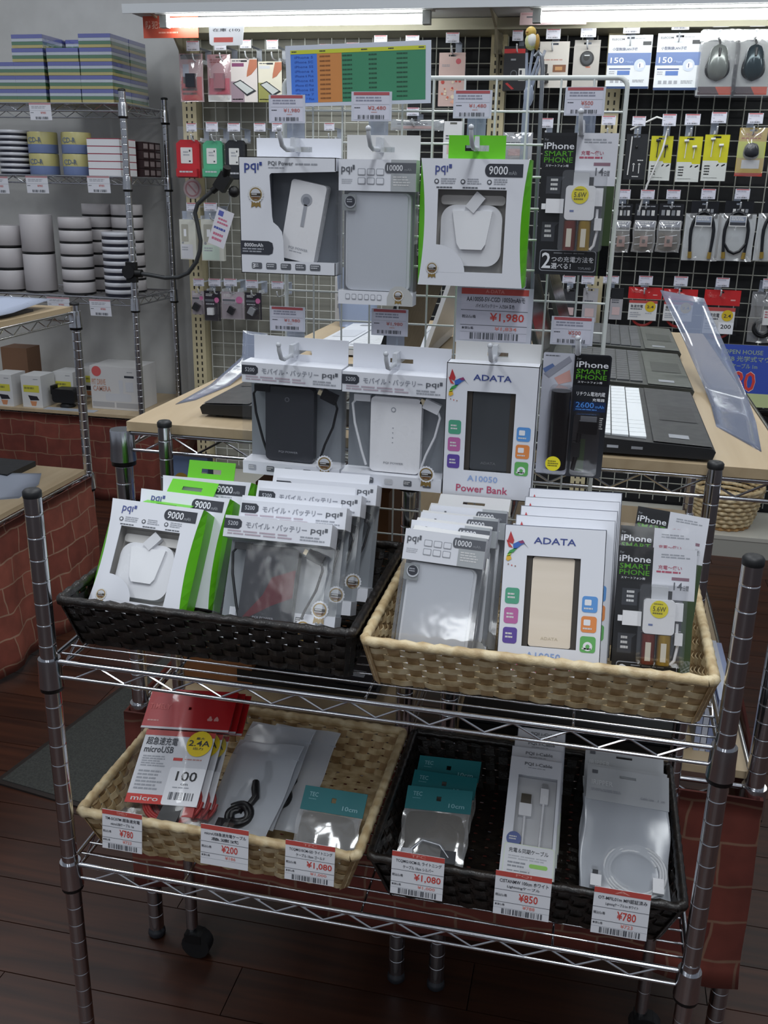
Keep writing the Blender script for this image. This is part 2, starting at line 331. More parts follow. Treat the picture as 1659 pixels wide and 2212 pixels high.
def cloth(name, label, pts, z0, z1, mat, amp, seed, nz=10, th=.004):
    """wavy hanging cloth along the polyline pts (x, y)"""
    rnd = random.Random(seed); P = [Vector((*p, 0)) for p in pts]; S_ = []
    for i in range(len(P)-1):
        n = max(2, int((P[i+1]-P[i]).length/.03)); nr = (P[i+1]-P[i]).normalized().cross(Vector((0, 0, 1)))
        S_ += [(P[i].lerp(P[i+1], k/n), nr) for k in range(n+(i == len(P)-2))]
    ph = rnd.random()*6; vs = []; fs = []; L = 0; N = len(S_)
    for side in (0, 1):
        L = 0
        for i, (p, nr) in enumerate(S_):
            if i: L += (p-S_[i-1][0]).length
            for j in range(nz+1):
                t = j/nz; a = amp*(t**.7)*(sin(L*21+ph)+.6*sin(L*47+ph*2+t*2)); a += amp*.5*sin(t*9+L*8)*t
                q = p+nr*(amp*1.6*t+a-side*th); vs.append((q.x, q.y, z1+(z0-z1)*t+.012*t*sin(L*13+ph)))
    M_ = nz+1
    for s_ in (0, 1):
        for i in range(N-1):
            for j in range(nz): o = s_*N*M_; fs.append((o+i*M_+j, o+(i+1)*M_+j, o+(i+1)*M_+j+1, o+i*M_+j+1))
    for i in range(N-1):
        for j in (0, nz): fs.append((i*M_+j, (i+1)*M_+j, N*M_+(i+1)*M_+j, N*M_+i*M_+j))
    b = MB().add(vs, fs, mat, True); return tag(b.build(name), label, 'cloth')
BX = brickcloth('brick_print_front', 0); BY = brickcloth('brick_print_side', 1, '#8f4f40', '#74392d', '#9a7a66')
cloth('brick_print_cloth', 'brick print cloth hanging below the low laptop table shelf', [(-.095, .62), (-.095, .325), (.84, .325), (.85, .62)], .135, .443, BX, .004, 3)
cloth('brick_print_cloth', 'brick print cloth hanging from the demo rack left of the aisle', [(-.845, .33), (-.845, 1.60)], .012, .392, BY, .012, 5, 12)
cloth('brick_print_cloth', 'brick print cloth hanging in front of the board under the disc rack', [(-2.40, 2.488), (-1.09, 2.488), (-1.085, 2.9)], .012, .334, BX, .005, 9)
# ---------------------------------------------------------------- baskets
def wicker(name, a, b_, c, rough):
    m, nt, b, N, L = nodes(name); tc = N('ShaderNodeTexCoord'); n1 = N('ShaderNodeTexNoise'); n1.inputs['Scale'].default_value = 70; n1.inputs['Detail'].default_value = 1
    n2 = N('ShaderNodeTexNoise'); n2.inputs['Scale'].default_value = 420; L(tc.outputs['Object'], n1.inputs[0]); L(tc.outputs['Object'], n2.inputs[0])
    cr = N('ShaderNodeValToRGB'); e = cr.color_ramp.elements; e[0].position = .34; e[1].position = .66; e[0].color = lin(a); e[1].color = lin(c); x = e.new(.5); x.color = lin(b_)
    L(n1.outputs['Fac'], cr.inputs[0]); L(cr.outputs[0], b.inputs['Base Color']); b.inputs['Roughness'].default_value = rough
    bp = N('ShaderNodeBump'); bp.inputs['Strength'].default_value = .35; bp.inputs['Distance'].default_value = .0012; L(n2.outputs['Fac'], bp.inputs['Height']); L(bp.outputs[0], b.inputs['Normal']); return m
WL = wicker('light_wicker', '#b89f77', '#cbb58c', '#dccaa4', .42); SL = wicker('light_stakes', '#947750', '#a98b62', '#bb9f76', .5); SD = wicker('dark_stakes', '#0f0c0a', '#17120f', '#201a16', .45)
WD = wicker('dark_wicker', '#110e0c', '#1a1512', '#261f1a', .36)
def basket(label, x0, x1, y0, y1, z, h, mat, rim=.0055, inset=(.010, .024), nb=7):
    sm = SL if mat is WL else SD; R = thing('wicker_basket', label, 'basket', ((x0+x1)/2, (y0+y1)/2, z), group='shallow wicker baskets on the front rack'); W = x1-x0; D = y1-y0
    nx = int(W/.0175)//2*2; ny = int(D/.0175)//2*2
    def half(t): return (W/2-inset[0]*(1-t), D/2-inset[1]*(1-t))
    def ring(t):
        hx, hy = half(t); o = []
        for i in range(nx): o.append((-hx+2*hx*(i+.5)/nx, -hy, 0, -1, i))
        o.append((hx, -hy, .7, -.7, -1))
        for i in range(ny): o.append((hx, -hy+2*hy*(i+.5)/ny, 1, 0, i))
        o.append((hx, hy, .7, .7, -1))
        for i in range(nx): o.append((hx-2*hx*(i+.5)/nx, hy, 0, 1, i))
        o.append((-hx, hy, -.7, .7, -1))
        for i in range(ny): o.append((-hx, hy-2*hy*(i+.5)/ny, -1, 0, i))
        o.append((-hx, -hy, -.7, -.7, -1)); return o
    bh = h/nb
    for i in range(nb):
        t0, t1 = i/nb+.010, (i+1)/nb-.010; A = ring(t0); B = ring(t1); vs = []; n = len(A)*3
        def pt(Q, k):
            j, f = divmod(k, 3); a = Q[j]; c = Q[(j+1) % len(Q)]
            def off(q): return .0005 if q[4] < 0 else (.0027 if (q[4]+i) % 2 else -.0027)
            if f == 0: return a[0], a[1], a[2], a[3], off(a)
            u = f/3; s_ = u*u*(3-2*u); return a[0]+(c[0]-a[0])*u, a[1]+(c[1]-a[1])*u, a[2]+(c[2]-a[2])*u, a[3]+(c[3]-a[3])*u, off(a)*(1-s_)+off(c)*s_
        for k in range(n):
            for Q, zz in ((A, t0*h), (B, t1*h)):
                x, y, a, c, e = pt(Q, k); vs.append((x+a*(e+.0006), y+c*(e+.0006), zz)); vs.append((x+a*(e-.0006), y+c*(e-.0006), zz))
        fs = []
        for k in range(n):
            q = (k+1) % n; fs += [(k*4, q*4, q*4+2, k*4+2), (k*4+1, k*4+3, q*4+3, q*4+1), (k*4+2, q*4+2, q*4+3, k*4+3), (k*4, k*4+1, q*4+1, q*4)]
        MB().add(vs, fs, mat).build('weave_band', R)
    b = MB(); A = ring(0); B = ring(1)
    for a, c in zip(A, B):
        sx, sy = (-a[3], a[2]); wd = .0062; e = .0008
        vs = [(q[0]+sx*wd*s_+q[2]*o, q[1]+sy*wd*s_+q[3]*o, zz) for q, zz in ((a, 0), (c, h)) for s_ in (-1, 1) for o in (-e*.6, e*.6)]
        b.add(vs, [(0, 1, 3, 2), (4, 6, 7, 5), (0, 4, 5, 1), (2, 3, 7, 6), (0, 2, 6, 4), (1, 5, 7, 3)], sm)
    tag(b.build('stakes', R), kind='stuff')
    b = MB(); hx, hy = half(0)
    for i in range(ny*2):
        y = -hy+2*hy*(i+.5)/(ny*2); pts = []
        for k in range(nx+1): pts.append((-hx+2*hx*k/nx, .0012*(1 if (i+k) % 2 else -1)))
        vs = [(x, y+s_*hy/ny*.45, zz+o+.001) for x, zz in pts for s_ in (-1, 1) for o in (0, .0008)]; fs = []
        for k in range(nx): o = k*4; fs += [(o+1, o+5, o+7, o+3), (o, o+2, o+6, o+4), (o, o+4, o+5, o+1), (o+2, o+3, o+7, o+6)]
        b.add(vs, fs, mat)
    for k in range(nx): x = -hx+2*hx*(k+.5)/nx; b.box(x-.006, x+.006, -hy, hy, .0006, .0016, mat)
    tag(b.build('woven_base', R), kind='stuff')
    hx, hy = half(1.0); c = .007; pts = []
    for cx, cy, a0 in ((hx-c, -hy+c, -90), (hx-c, hy-c, 0), (-hx+c, hy-c, 90), (-hx+c, -hy+c, 180)):
        for k in range(6): a = radians(a0+18*k); pts.append((cx+c*cos(a), cy+c*sin(a)))
    full = []
    for i, p in enumerate(pts):
        q = pts[(i+1) % len(pts)]; L = math.dist(p, q); n = max(1, int(L/.006))
        for k in range(n): full.append((p[0]+(q[0]-p[0])*k/n, p[1]+(q[1]-p[1])*k/n, h-.001+.0006*sin(len(full)*1.9)))
    full.append(full[0]); b = MB().tube(full, [rim*(1+.10*sin(i*2.2)) for i in range(len(full))], mat, 8, cap=False); b.build('rim', R)
    return R
US = .7105; LS = .4375
basket('dark brown wicker basket on the upper shelf holding boxed battery packs', .006, .343, .020, .288, US, .064, WD, .0055)
basket('light wicker basket on the upper shelf holding three rows of packs', .3565, .706, .016, .280, US, .0605, WL, .0055)
basket('light wicker basket on the lower shelf with red bags and white bags', .010, .353, .014, .284, LS, .064, WL, .006, (.02, .02))
basket('dark wicker basket on the lower shelf with teal topped bags and white cable packs', .3665, .708, .018, .288, LS, .064, WD, .0055, (.02, .02))
# ---------------------------------------------------------------- products on the front rack
PAPERW = C('#dfe1e8', .4, name='gloss_white_card'); BROWNK = C('#3b352f', .5)
def pqi_logo(f, u0, v0, u1, v1, mat):
    f.t('pq\u0131', u0, v0, u1, v1, mat); f.r(u1+.008, v0-.012, u1+.035, v0+.018, mat, 2)
def green_box(label, loc, rot, group=None):
    """white and green carton, apple shaped power bank behind a window"""
    w, h, t = .120, .134, .034; R = thing('power_bank_box', label, 'box', loc, rot, group); n = 10
    yf, yb = -t/2, t/2
    def e(v): return .0015+.0055*(1-(2*v-1)**2)          # bowed edge of the white front
    b = MB(); vs = []; fs = []
    for s_ in (-1, 1):
        for i in range(n+1):
            v = i/n; xo = s_*(w/2-e(v)); xm = s_*(w/2+.001*(1-(2*v-1)**2)); vs += [(xo, yf, h*v), (xm, yf+.010, h*v), (s_*w/2, yb, h*v)]
    for s_ in (0, 1):
        for i in range(n): o = s_*(n+1)*3+i*3; fs += [(o, o+3, o+4, o+1), (o+1, o+4, o+5, o+2)]
    b.add(vs, fs, GREEN); b.box(-w/2, w/2, yb-.001, yb, 0, h, GREEN)
    b.build('green_sleeve', R)
    b = MB(); zs = [h*i/n for i in range(n+1)]; wx0, wx1, wz0, wz1 = -w*.325, w*.30, h*.115, h*.765
    L = [(-(w/2-e(i/n)), zs[i]) for i in range(n+1)]; Rr = [(w/2-e(i/n), zs[i]) for i in range(n+1)]
    for y in (yf-.0002, yf+.0006):
        vs = [(x, y, z) for x, z in L]+[(wx0, y, z) for x, z in L]+[(wx1, y, z) for x, z in L]+[(x, y, z) for x, z in Rr]; fs = []
        m_ = n+1
        for i in range(n): fs += [(i, m_+i, m_+i+1, i+1), (2*m_+i, 3*m_+i, 3*m_+i+1, 2*m_+i+1)]
        b.add(vs, fs, PAPERW); b.rect(wx0, wx1, 0, wz0, y, PAPERW); b.rect(wx0, wx1, wz1, h, y, PAPERW)
    b.box(-w/2+.002, w/2-.002, yf, yb-.001, h-.0008, h, PAPERW); b.box(-w/2+.002, w/2-.002, yf, yb-.001, 0, .0008, PAPERW)
    b.poly([(wx0+(wx1-wx0)*0-.001, yf-.0003, wz0-.001)]+[(wx0-.001+.034*sin(radians(a)), yf-.0003, wz0-.001+.030*cos(radians(a))) for a in range(0, 91, 10)], PAPERW)
    f = Face(b, -w/2, w/2, 0, h, yf-.0004)
    pqi_logo(f, .145, .055, .26, .125, C('#4a5490', .5))
    f.p([(.64, .035), (.935, .035), (.935, .135), (.64, .135)]+[(.64-.045*sin(radians(a)), .085+.05*cos(radians(a))) for a in range(15, 180, 15)], INK, 1)
    f.t('9000', .63, .052, .80, .118, WHITE); f.t('mAh', .81, .088, .88, .118, GREY)
    for u in (.14, .38, .62): f.o(u+.02, .175, .022, C('#55585f', .5)); f.o(u+.02, .175, .012, PAPERW, 2); f.lines(u+.06, .15, u+.20, .20, 3, LINE); f.lines(u+.02, .215, u+.2, .235, 1, MID)
    badge(f, .145, .86, .06)
    b.build('front_card', R)
    b = MB().box(wx0-.004, wx1+.004, yf+.022, yf+.023, wz0-.004, wz1+.004, C('#b9b6b2', .5)); b.box(wx0-.004, wx1+.004, yf+.002, yf+.022, wz1+.001, wz1+.0016, C('#c9c6c2', .5)); b.box(wx0-.004, wx0-.003, yf+.002, yf+.022, wz0-.004, wz1+.004, C('#b9b6b2', .5)); b.box(wx1+.003, wx1+.004, yf+.002, yf+.022, wz0-.004, wz1+.004, C('#b9b6b2', .5))
    b.prism(rr(wx0+.002, wx1-.002, wz1-.016, wz1-.006, .004), yf+.012, yf+.022, C('#c8c6c3', .5)); b.build('tray', R)
    b = MB(); bx0, bx1 = wx0+.003, wx1-.004
    b.prism(rr(bx0, bx1, wz0+.006, wz1-.016, .016, 7), yf+.009, yf+.021, C('#e4e5e9', .25), True)
    b.prism([(bx0+.013, wz1-.022), (bx1-.011, wz1-.022), (bx1-.0135, wz0+.050), (bx1-.017, wz0+.030), (bx1-.021, wz0+.024), (bx0+.023, wz0+.024), (bx0+.019, wz0+.030), (bx0+.0155, wz0+.050)][::-1], yf+.0055, yf+.010, C('#f0f1f4', .22))
    M_ = Matrix.Translation(((bx0+bx1)/2+.004, 0, wz1-.013)) @ Matrix.Rotation(radians(38), 4, 'Y'); b.box(-.006, .006, yf+.004, yf+.011, -.010, .010, C('#dcdde1', .3), M_)
    b.build('power_bank', R)
    MB().rect(wx0, wx1, wz0, wz1, yf+.0009, FILM).build('window_film', R)
    b = MB(); b.tab(-.031, .031, 0, .024, 0, GREEN, .013, .003, .011); b.build('hang_tab', R, (0, yf+.012, h)); return R
def power_box(label, loc, rot):
    """white carton with a cut window wrapping its right side and a white power bank inside"""
    w, h, t = .114, .128, .030; R = thing('power_bank_box', label, 'box', loc, rot); yf, yb = -t/2, t/2; x0, x1 = -w/2, w/2
    b = MB(); b.box(x0, x0+.0008, yf, yb, 0, h, PAPERW); b.box(x0, x1, yb-.0008, yb, 0, h, PAPERW); b.box(x0, x1, yf, yb, 0, .0008, PAPERW); b.box(x0, x1, yf, yb, h-.0008, h, PAPERW)
    def P(u, v): return (x0+u*w, h*(1-v))
    cut = [P(.32, .16), P(.325, .145), P(.34, .135), P(1, .115), P(1, 0), P(0, 0), P(0, 1), P(1, 1), P(1, .885), P(.46, .885), P(.455, .72), P(.44, .63), P(.40, .585), P(.35, .55), P(.34, .5)]
    b.prism(cut[::-1], yf, yf+.0008, PAPERW)
    b.box(x1-.0008, x1, yf, yb, h*.89, h, PAPERW); b.box(x1-.0008, x1, yf, yb, 0, h*.112, PAPERW)
    f = Face(b, x0, x1, 0, h, yf-.0002)
    pqi_logo(f, .06, .055, .21, .135, BLUE); f.t('PQI Power', .31, .035, .57, .075, MID); f.lines(.59, .05, .86, .075, 1, LINE); f.lines(.31, .085, .55, .10, 1, LINE)
    badge(f, .175, .315, .085)
    f.p([(0, .715), (.30, .715), (.34, .73), (.35, .775), (.34, .82), (.30, .835), (0, .835)], INK, 1)
    f.t('8000mAh', .04, .735, .24, .768, WHITE); f.lines(.02, .78, .31, .825, 2, LINE, 2)
    for i in range(5): f.rr(.115+i*.155, .905, .225+i*.155, .96, .0015, MID); f.lines(.125+i*.155, .915, .215+i*.155, .95, 2, PALE, 2)
    f.t('3', .125, .913, .155, .953, WHITE, 3)
    b.build('carton', R)
    MB().box(x0+.03, x1-.002, yb-.003, yb-.002, .008, h-.008, C('#6f747c', .5)).build('tray', R)
    b = MB(); b.prism(rr(-.021, .021, -.044, .044, .004), -.009, .009, PLAST, False)
    f = Face(b, -.021, .021, -.044, .044, -.0092); f.o(.5, .22, .16, C('#a3a6ae', .4)); f.o(.5, .23, .1, C('#7e828c', .4), 2); f.r(.45, .28, .55, .56, C('#a3a6ae', .4)); f.t('PQI POWER', .22, .83, .78, .865, LINE); f.lines(.25, .885, .7, .9, 1, LINE)
    o = b.build('power_bank', R, (.016, .002, .0585), (0, radians(11), 0))
    b = MB(); b.rect(x0+.36*w, x1-.001, h*.115, h*.875, yf+.001, FILM); b.add([(x1-.001, yf, h*.115), (x1-.001, yb, h*.115), (x1-.001, yb, h*.88), (x1-.001, yf, h*.88)], [(0, 1, 2, 3)], FILM); b.build('window_film', R)
    MB().tab(x0+.012, x1-.001, h, h+.021, yb-.0018, PAPERW, .016, .0028, h+.009).build('hang_tab', R); return R
def clear_box(label, loc, rot, group=None, sheen='#b9bec8'):
    """tall clear box with printed head and foot bands and a grey power bank"""
    w, h, t = .088, .158, .022; R = thing('power_bank_box', label, 'box', loc, rot, group); yf, yb = -t/2, t/2; x0, x1 = -w/2, w/2
    b = MB(); G2 = C('#8f9496', .5)
    b.box(x0, x1, yf, yb, h*.79, h, PAPERW); f = Face(b, x0, x1, 0, h, yf-.0003)
    f.r(.68, 0, 1, .21, C('#a9adb0', .45)); pqi_logo(f, .035, .05, .175, .10, MID)
    for i in range(3):
        for j in range(2): f.rr(.25+i*.12, .06+j*.06, .35+i*.12, .105+j*.06, .001, LINE, 1); f.rr(.258+i*.12, .065+j*.06, .342+i*.12, .10+j*.06, .001, PAPERW, 2)
    f.lines(.04, .13, .19, .165, 3, PALE); f.p([(.63, .02), (1, .02), (1, .088), (.63, .088)]+[(.63-.03*sin(radians(a)), .054+.034*cos(radians(a))) for a in range(20, 180, 20)], MID, 2)
    f.t('10000', .63, .034, .83, .074, WHITE, 4); f.t('mAh', .85, .055, .94, .074, GREY, 4); f.lines(.71, .11, .95, .18, 4, OFFW, 2); b.build('head_band', R)
    b = MB().box(x0, x1, yf, yb, 0, h*.095, PAPERW); f = Face(b, x0, x1, 0, h, yf-.0003)
    f.p([(.66, 1), (.66, .94), (.70, .885), (.77, .86), (.86, .86), (.95, .885), (1, .93), (1, 1)], C('#b8b9b8', .45)); badge(f, .81, .925, .075)
    for i in range(6): f.rr(.10+i*.085, .925, .16+i*.085, .965, .001, LINE); f.rr(.106+i*.085, .93, .154+i*.085, .96, .001, PAPERW, 2)
    b.build('foot_band', R)
    b = MB(); b.prism(rr(x0+.010, x1-.009, h*.10, h*.775, .006), yf+.004, yb-.004, C('#c6cad2', .2), False); b.prism(rr(x0+.007, x1-.006, h*.10, h*.78, .007), yf+.007, yb-.006, C('#dde0e6', .3), False); b.build('power_bank', R)
    b = MB(); b.prism(rr(x0+.004, x0+.020, h*.655, h*.765, .001), yf+.0008, yf+.0016, G2); f = Face(b, x0, x1, 0, h, yf-.0001); f.o(.155, .285, .075, SILV, 1); f.o(.155, .28, .063, INK, 2); f.lines(.11, .265, .20, .295, 2, LINE, 3); b.build('round_sticker', R)
    b = MB(); fm = FILM2
    b.rect(x0, x1, h*.095, h*.79, yf+.0002, fm); b.box(x0, x0+.0004, yf, yb, h*.095, h*.79, fm); b.box(x1-.0004, x1, yf, yb, h*.095, h*.79, fm)
    b.build('clear_sleeve', R); MB().box(x0+.001, x1-.001, yb-.001, yb-.0002, h*.09, h*.8, C('#9a9ea4', .5)).build('backing', R)
    MB().tab(x0+.004, x1, 0, .026, 0, OFFW, .013, .0026, .011).build('hang_tab', R, (0, yb-.0012, h)); return R
def cable_box(label, loc, rot, black=True, group=None, redmark=False):
    """white headed clear box with a power bank between two cable tails"""
    w, h, t = .125, .140, .032; R = thing('power_bank_box', label, 'box', loc, rot, group); yf, yb = -t/2, t/2; x0, x1 = -w/2, w/2; zt = h*.825
    b = MB().box(x0, x1, yf, yb, zt, h, PAPERW); f = Face(b, x0, x1, 0, h, yf-.0003)
    f.p([(0, .025), (.14, .025), (.165, .045), (.165, .085), (.14, .105), (0, .105)], INK); f.t('5200', .035, .045, .13, .08, C('#b9bcc4', .5)); f.t('\u30e2\u30d0\u30a4\u30eb\u30fb\u30d0\u30c3\u30c6\u30ea\u30fc', .205, .04, .775, .092, C('#8a8d97', .5)); pqi_logo(f, .81, .05, .93, .095, MID)
    f.lines(.04, .115, .68, .16, 2, C('#b7a9b4', .6)); f.lines(.72, .115, .95, .16, 2, LINE); b.build('head_band', R)
    b = MB().box(x0, x1, yf, yb, 0, h*.115, PAPERW); f = Face(b, x0, x1, 0, h, yf-.0003)
    for i, g in enumerate((LINE, MID, PALE, MID, MID)): f.rr(.06+i*.19, .915, .14+i*.19, .965, .0012, g); f.lines(.065+i*.19, .925, .135+i*.19, .955, 2, OFFW, 2)
    b.build('foot_band', R)
    body = C('#33353b', .38) if black else PLAST; tail = C('#1b1c20', .35) if black else C('#d9dade', .3)
    b = MB(); bx = -.004 if black else .003; b.prism(rr(bx-.032, bx+.030, h*.125, zt-.005, .006), yf+.010, yb-.008, body, False)
    f = Face(b, bx-.032, bx+.030, h*.125, zt-.005, yf+.0098); f.o(.45, .16, .05, LINE if not black else C('#5a5c63', .4)); f.o(.45, .16, .03, body, 2)
    if redmark: f.p([(.55, .38), (.98, .26), (.98, .60), (.6, .72), (.12, .92), (.10, .88), (.42, .6)], C('#57232b', .4), 1)
    f.t('PQI POWER', .28, .86, .68, .892, C('#8d8f96', .5))
    if not black:
        for k in range(4): f.o(.45, .40+.065*k, .012, LINE)
    b.build('power_bank', R)
    b = MB(); y = yf+.012
    b.tube([(-.030, y, zt-.006), (-.046, y, zt-.008), (-.052, y, zt-.016), (-.049, y, zt-.04), (-.040, y, h*.30), (-.034, y, h*.17)], .0016, tail, 8)
    b.box(-.050, -.030, y-.003, y+.003, zt-.012, zt-.004, tail)
    b.tube([(.040, y, zt-.014), (.052, y, zt-.018), (.055, y, zt-.026), (.050, y, zt-.05), (.040, y, h*.30), (.034, y, h*.16)], .0015, tail, 8)
    M_ = Matrix.Translation((.046, y, zt-.013)) @ Matrix.Rotation(radians(22), 4, 'Y'); b.box(-.011, .009, -.0035, .0035, -.006, .006, tail, M_); b.box(-.016, -.011, -.002, .002, -.003, .003, C('#e8d9b8', .3), M_)
    b.build('cable', R)
    b = MB(); f = Face(b, x0, x1, 0, h, yf-.0006); badge(f, .85, .84, .085, WHITE); b.build('gold_sticker', R)
    b = MB(); b.rect(x0, x1, h*.115, zt, yf+.0001, FILM); b.box(x0, x0+.0004, yf, yb, h*.115, zt, FILM); b.box(x1-.0004, x1, yf, yb, h*.115, zt, FILM); b.build('clear_sleeve', R)
    MB().box(x0+.001, x1-.001, yb-.001, yb-.0002, 0, h, C('#8b9096', .5)).build('backing', R)
    b = MB().tab(x0+.005, x1, 0, .029, 0, PAPERW, .014, .0026, .011); b.build('hang_tab', R, (0, yb-.0012, h)); return R
def bird_emblem(f):
    f.p([(.03, .115), (.06, .045), (.10, .105), (.09, .13)], C('#b5343a', .5), 3); f.p([(.02, .10), (.06, .13), (.09, .155), (.05, .15)], C('#c8433f', .5), 3)
    f.p([(.09, .13), (.15, .108), (.19, .105), (.205, .122), (.17, .135), (.13, .16), (.10, .165)], C('#3a66b8', .5), 4); f.p([(.14, .112), (.185, .10), (.205, .118), (.17, .125)], C('#8c3c6a', .5), 5)
    f.p([(.195, .115), (.25, .155), (.20, .124)], INK, 4); f.p([(.10, .16), (.135, .155), (.10, .185), (.04, .20), (.06, .175)], C('#3f9a55', .5), 4)
    f.p([(.045, .195), (.085, .185), (.07, .21), (.035, .215)], C('#9ac23c', .5), 4); f.p([(.035, .212), (.07, .205), (.085, .23), (.05, .245), (.03, .235)], C('#e0b23a', .5), 4)
    for u, v, c in ((.05, .262, '#8a5a3a'), (.085, .268, '#c8433f'), (.12, .272, '#8a5a3a')): f.r(u, v, u+.012, v+.007, C(c, .5), 3)
def adata_box(label, loc, rot, dark=True, group=None):
    """white carton, tall rounded window with a power bank, hummingbird emblem and icons"""
    w, h, t = .106, .160, .024; R = thing('power_bank_box', label, 'box', loc, rot, group); yf, yb = -t/2, t/2; x0, x1 = -w/2, w/2
    a, b_, c, d = x0+.235*w, x0+.765*w, h*.205, h*.80
    b = MB().shell(x0, x1, yf, yb, 0, h, PAPERW, (a, b_, c, d)); f = Face(b, x0, x1, 0, h, yf-.0002)
    bird_emblem(f); f.t('ADATA', .295, .075, .71, .118, BLUE)
    for i, q in enumerate(('#4f9f80', '#b8659f', '#5b459a')): f.rr(.045, .42+i*.13, .185, .525+i*.13, .003, C(q, .45)); f.lines(.07, .455+i*.13, .165, .50+i*.13, 2, OFFW, 2)
    for i, q in enumerate(('#5b96d6', '#e08a4a', '#62ad5e')):
        f.rr(.80, .44+i*.13, .95, .545+i*.13, .003, C(q, .45))
        if i < 2: f.rr(.825, .462+i*.13, .89, .50+i*.13, .001, WHITE, 2)
        else: f.o(.875, .765, .045, WHITE, 2); f.o(.875, .765, .02, C(q, .45), 3)
        f.lines(.82, .515+i*.13, .93, .535+i*.13, 1, OFFW, 2)
    f.t('A10050', .28, .83, .62, .875, C('#8fa9d8', .5)); f.t('Power Bank', .16, .905, .74, .96, C('#b84a6a', .5))
    b.build('carton', R)
    b = MB(); th = yf+.003; Q = rr(a-.003, b_+.003, c-.003, d+.003, .0005); b.box(a-.002, a+.006, th, th+.012, c-.002, d+.002, BROWNK); b.box(b_-.006, b_+.002, th, th+.012, c-.002, d+.002, BROWNK)
    b.box(a-.002, b_+.002, th+.012, th+.013, c-.002, d+.002, C('#57544f', .5)); b.build('tray', R)
    pm_ = C('#4b4e52', .42, .4) if dark else wood('cream_grain', '#ddcfbb', '#e9dccb', 'x', 1, .4, .03)
    b = MB(); b.prism(rr(a+.0065, b_-.0055, c+.0005, d-.0005, .003), yf+.0035, yf+.012, pm_); b.text('ADATA', -.009, c+.008, .018, .003, yf+.0032, C('#6b6e72', .5) if dark else C('#c9bda6', .5)); b.build('power_bank', R)
    MB().tab(x0+.006, x1-.001, 0, .022, 0, OFFW, .012, .0026, .008).build('hang_tab', R, (0, yb-.0012, h)); return R
def blister_head(f, u0, v0, u1, v1):
    f.r(u0, v0, u1, v1, C('#0e0f13', .35)); w_ = u1-u0; q = v1-v0
    f.t('For', u0+.05*w_, v0+.08*q, u0+.17*w_, v0+.15*q, GREY); f.t('iPhone', u0+.04*w_, v0+.20*q, u0+.96*w_, v0+.40*q, WHITE)
    f.t('SMART', u0+.06*w_, v0+.45*q, u0+.94*w_, v0+.61*q, C('#4f9a1e', .5)); f.t('PHONE', u0+.06*w_, v0+.64*q, u0+.94*w_, v0+.80*q, C('#4f9a1e', .5))
    f.t('\u30b9\u30de\u30fc\u30c8\u30d5\u30a9\u30f3\u7528', u0+.12*w_, v0+.86*q, u0+.82*w_, v0+.93*q, WHITE)
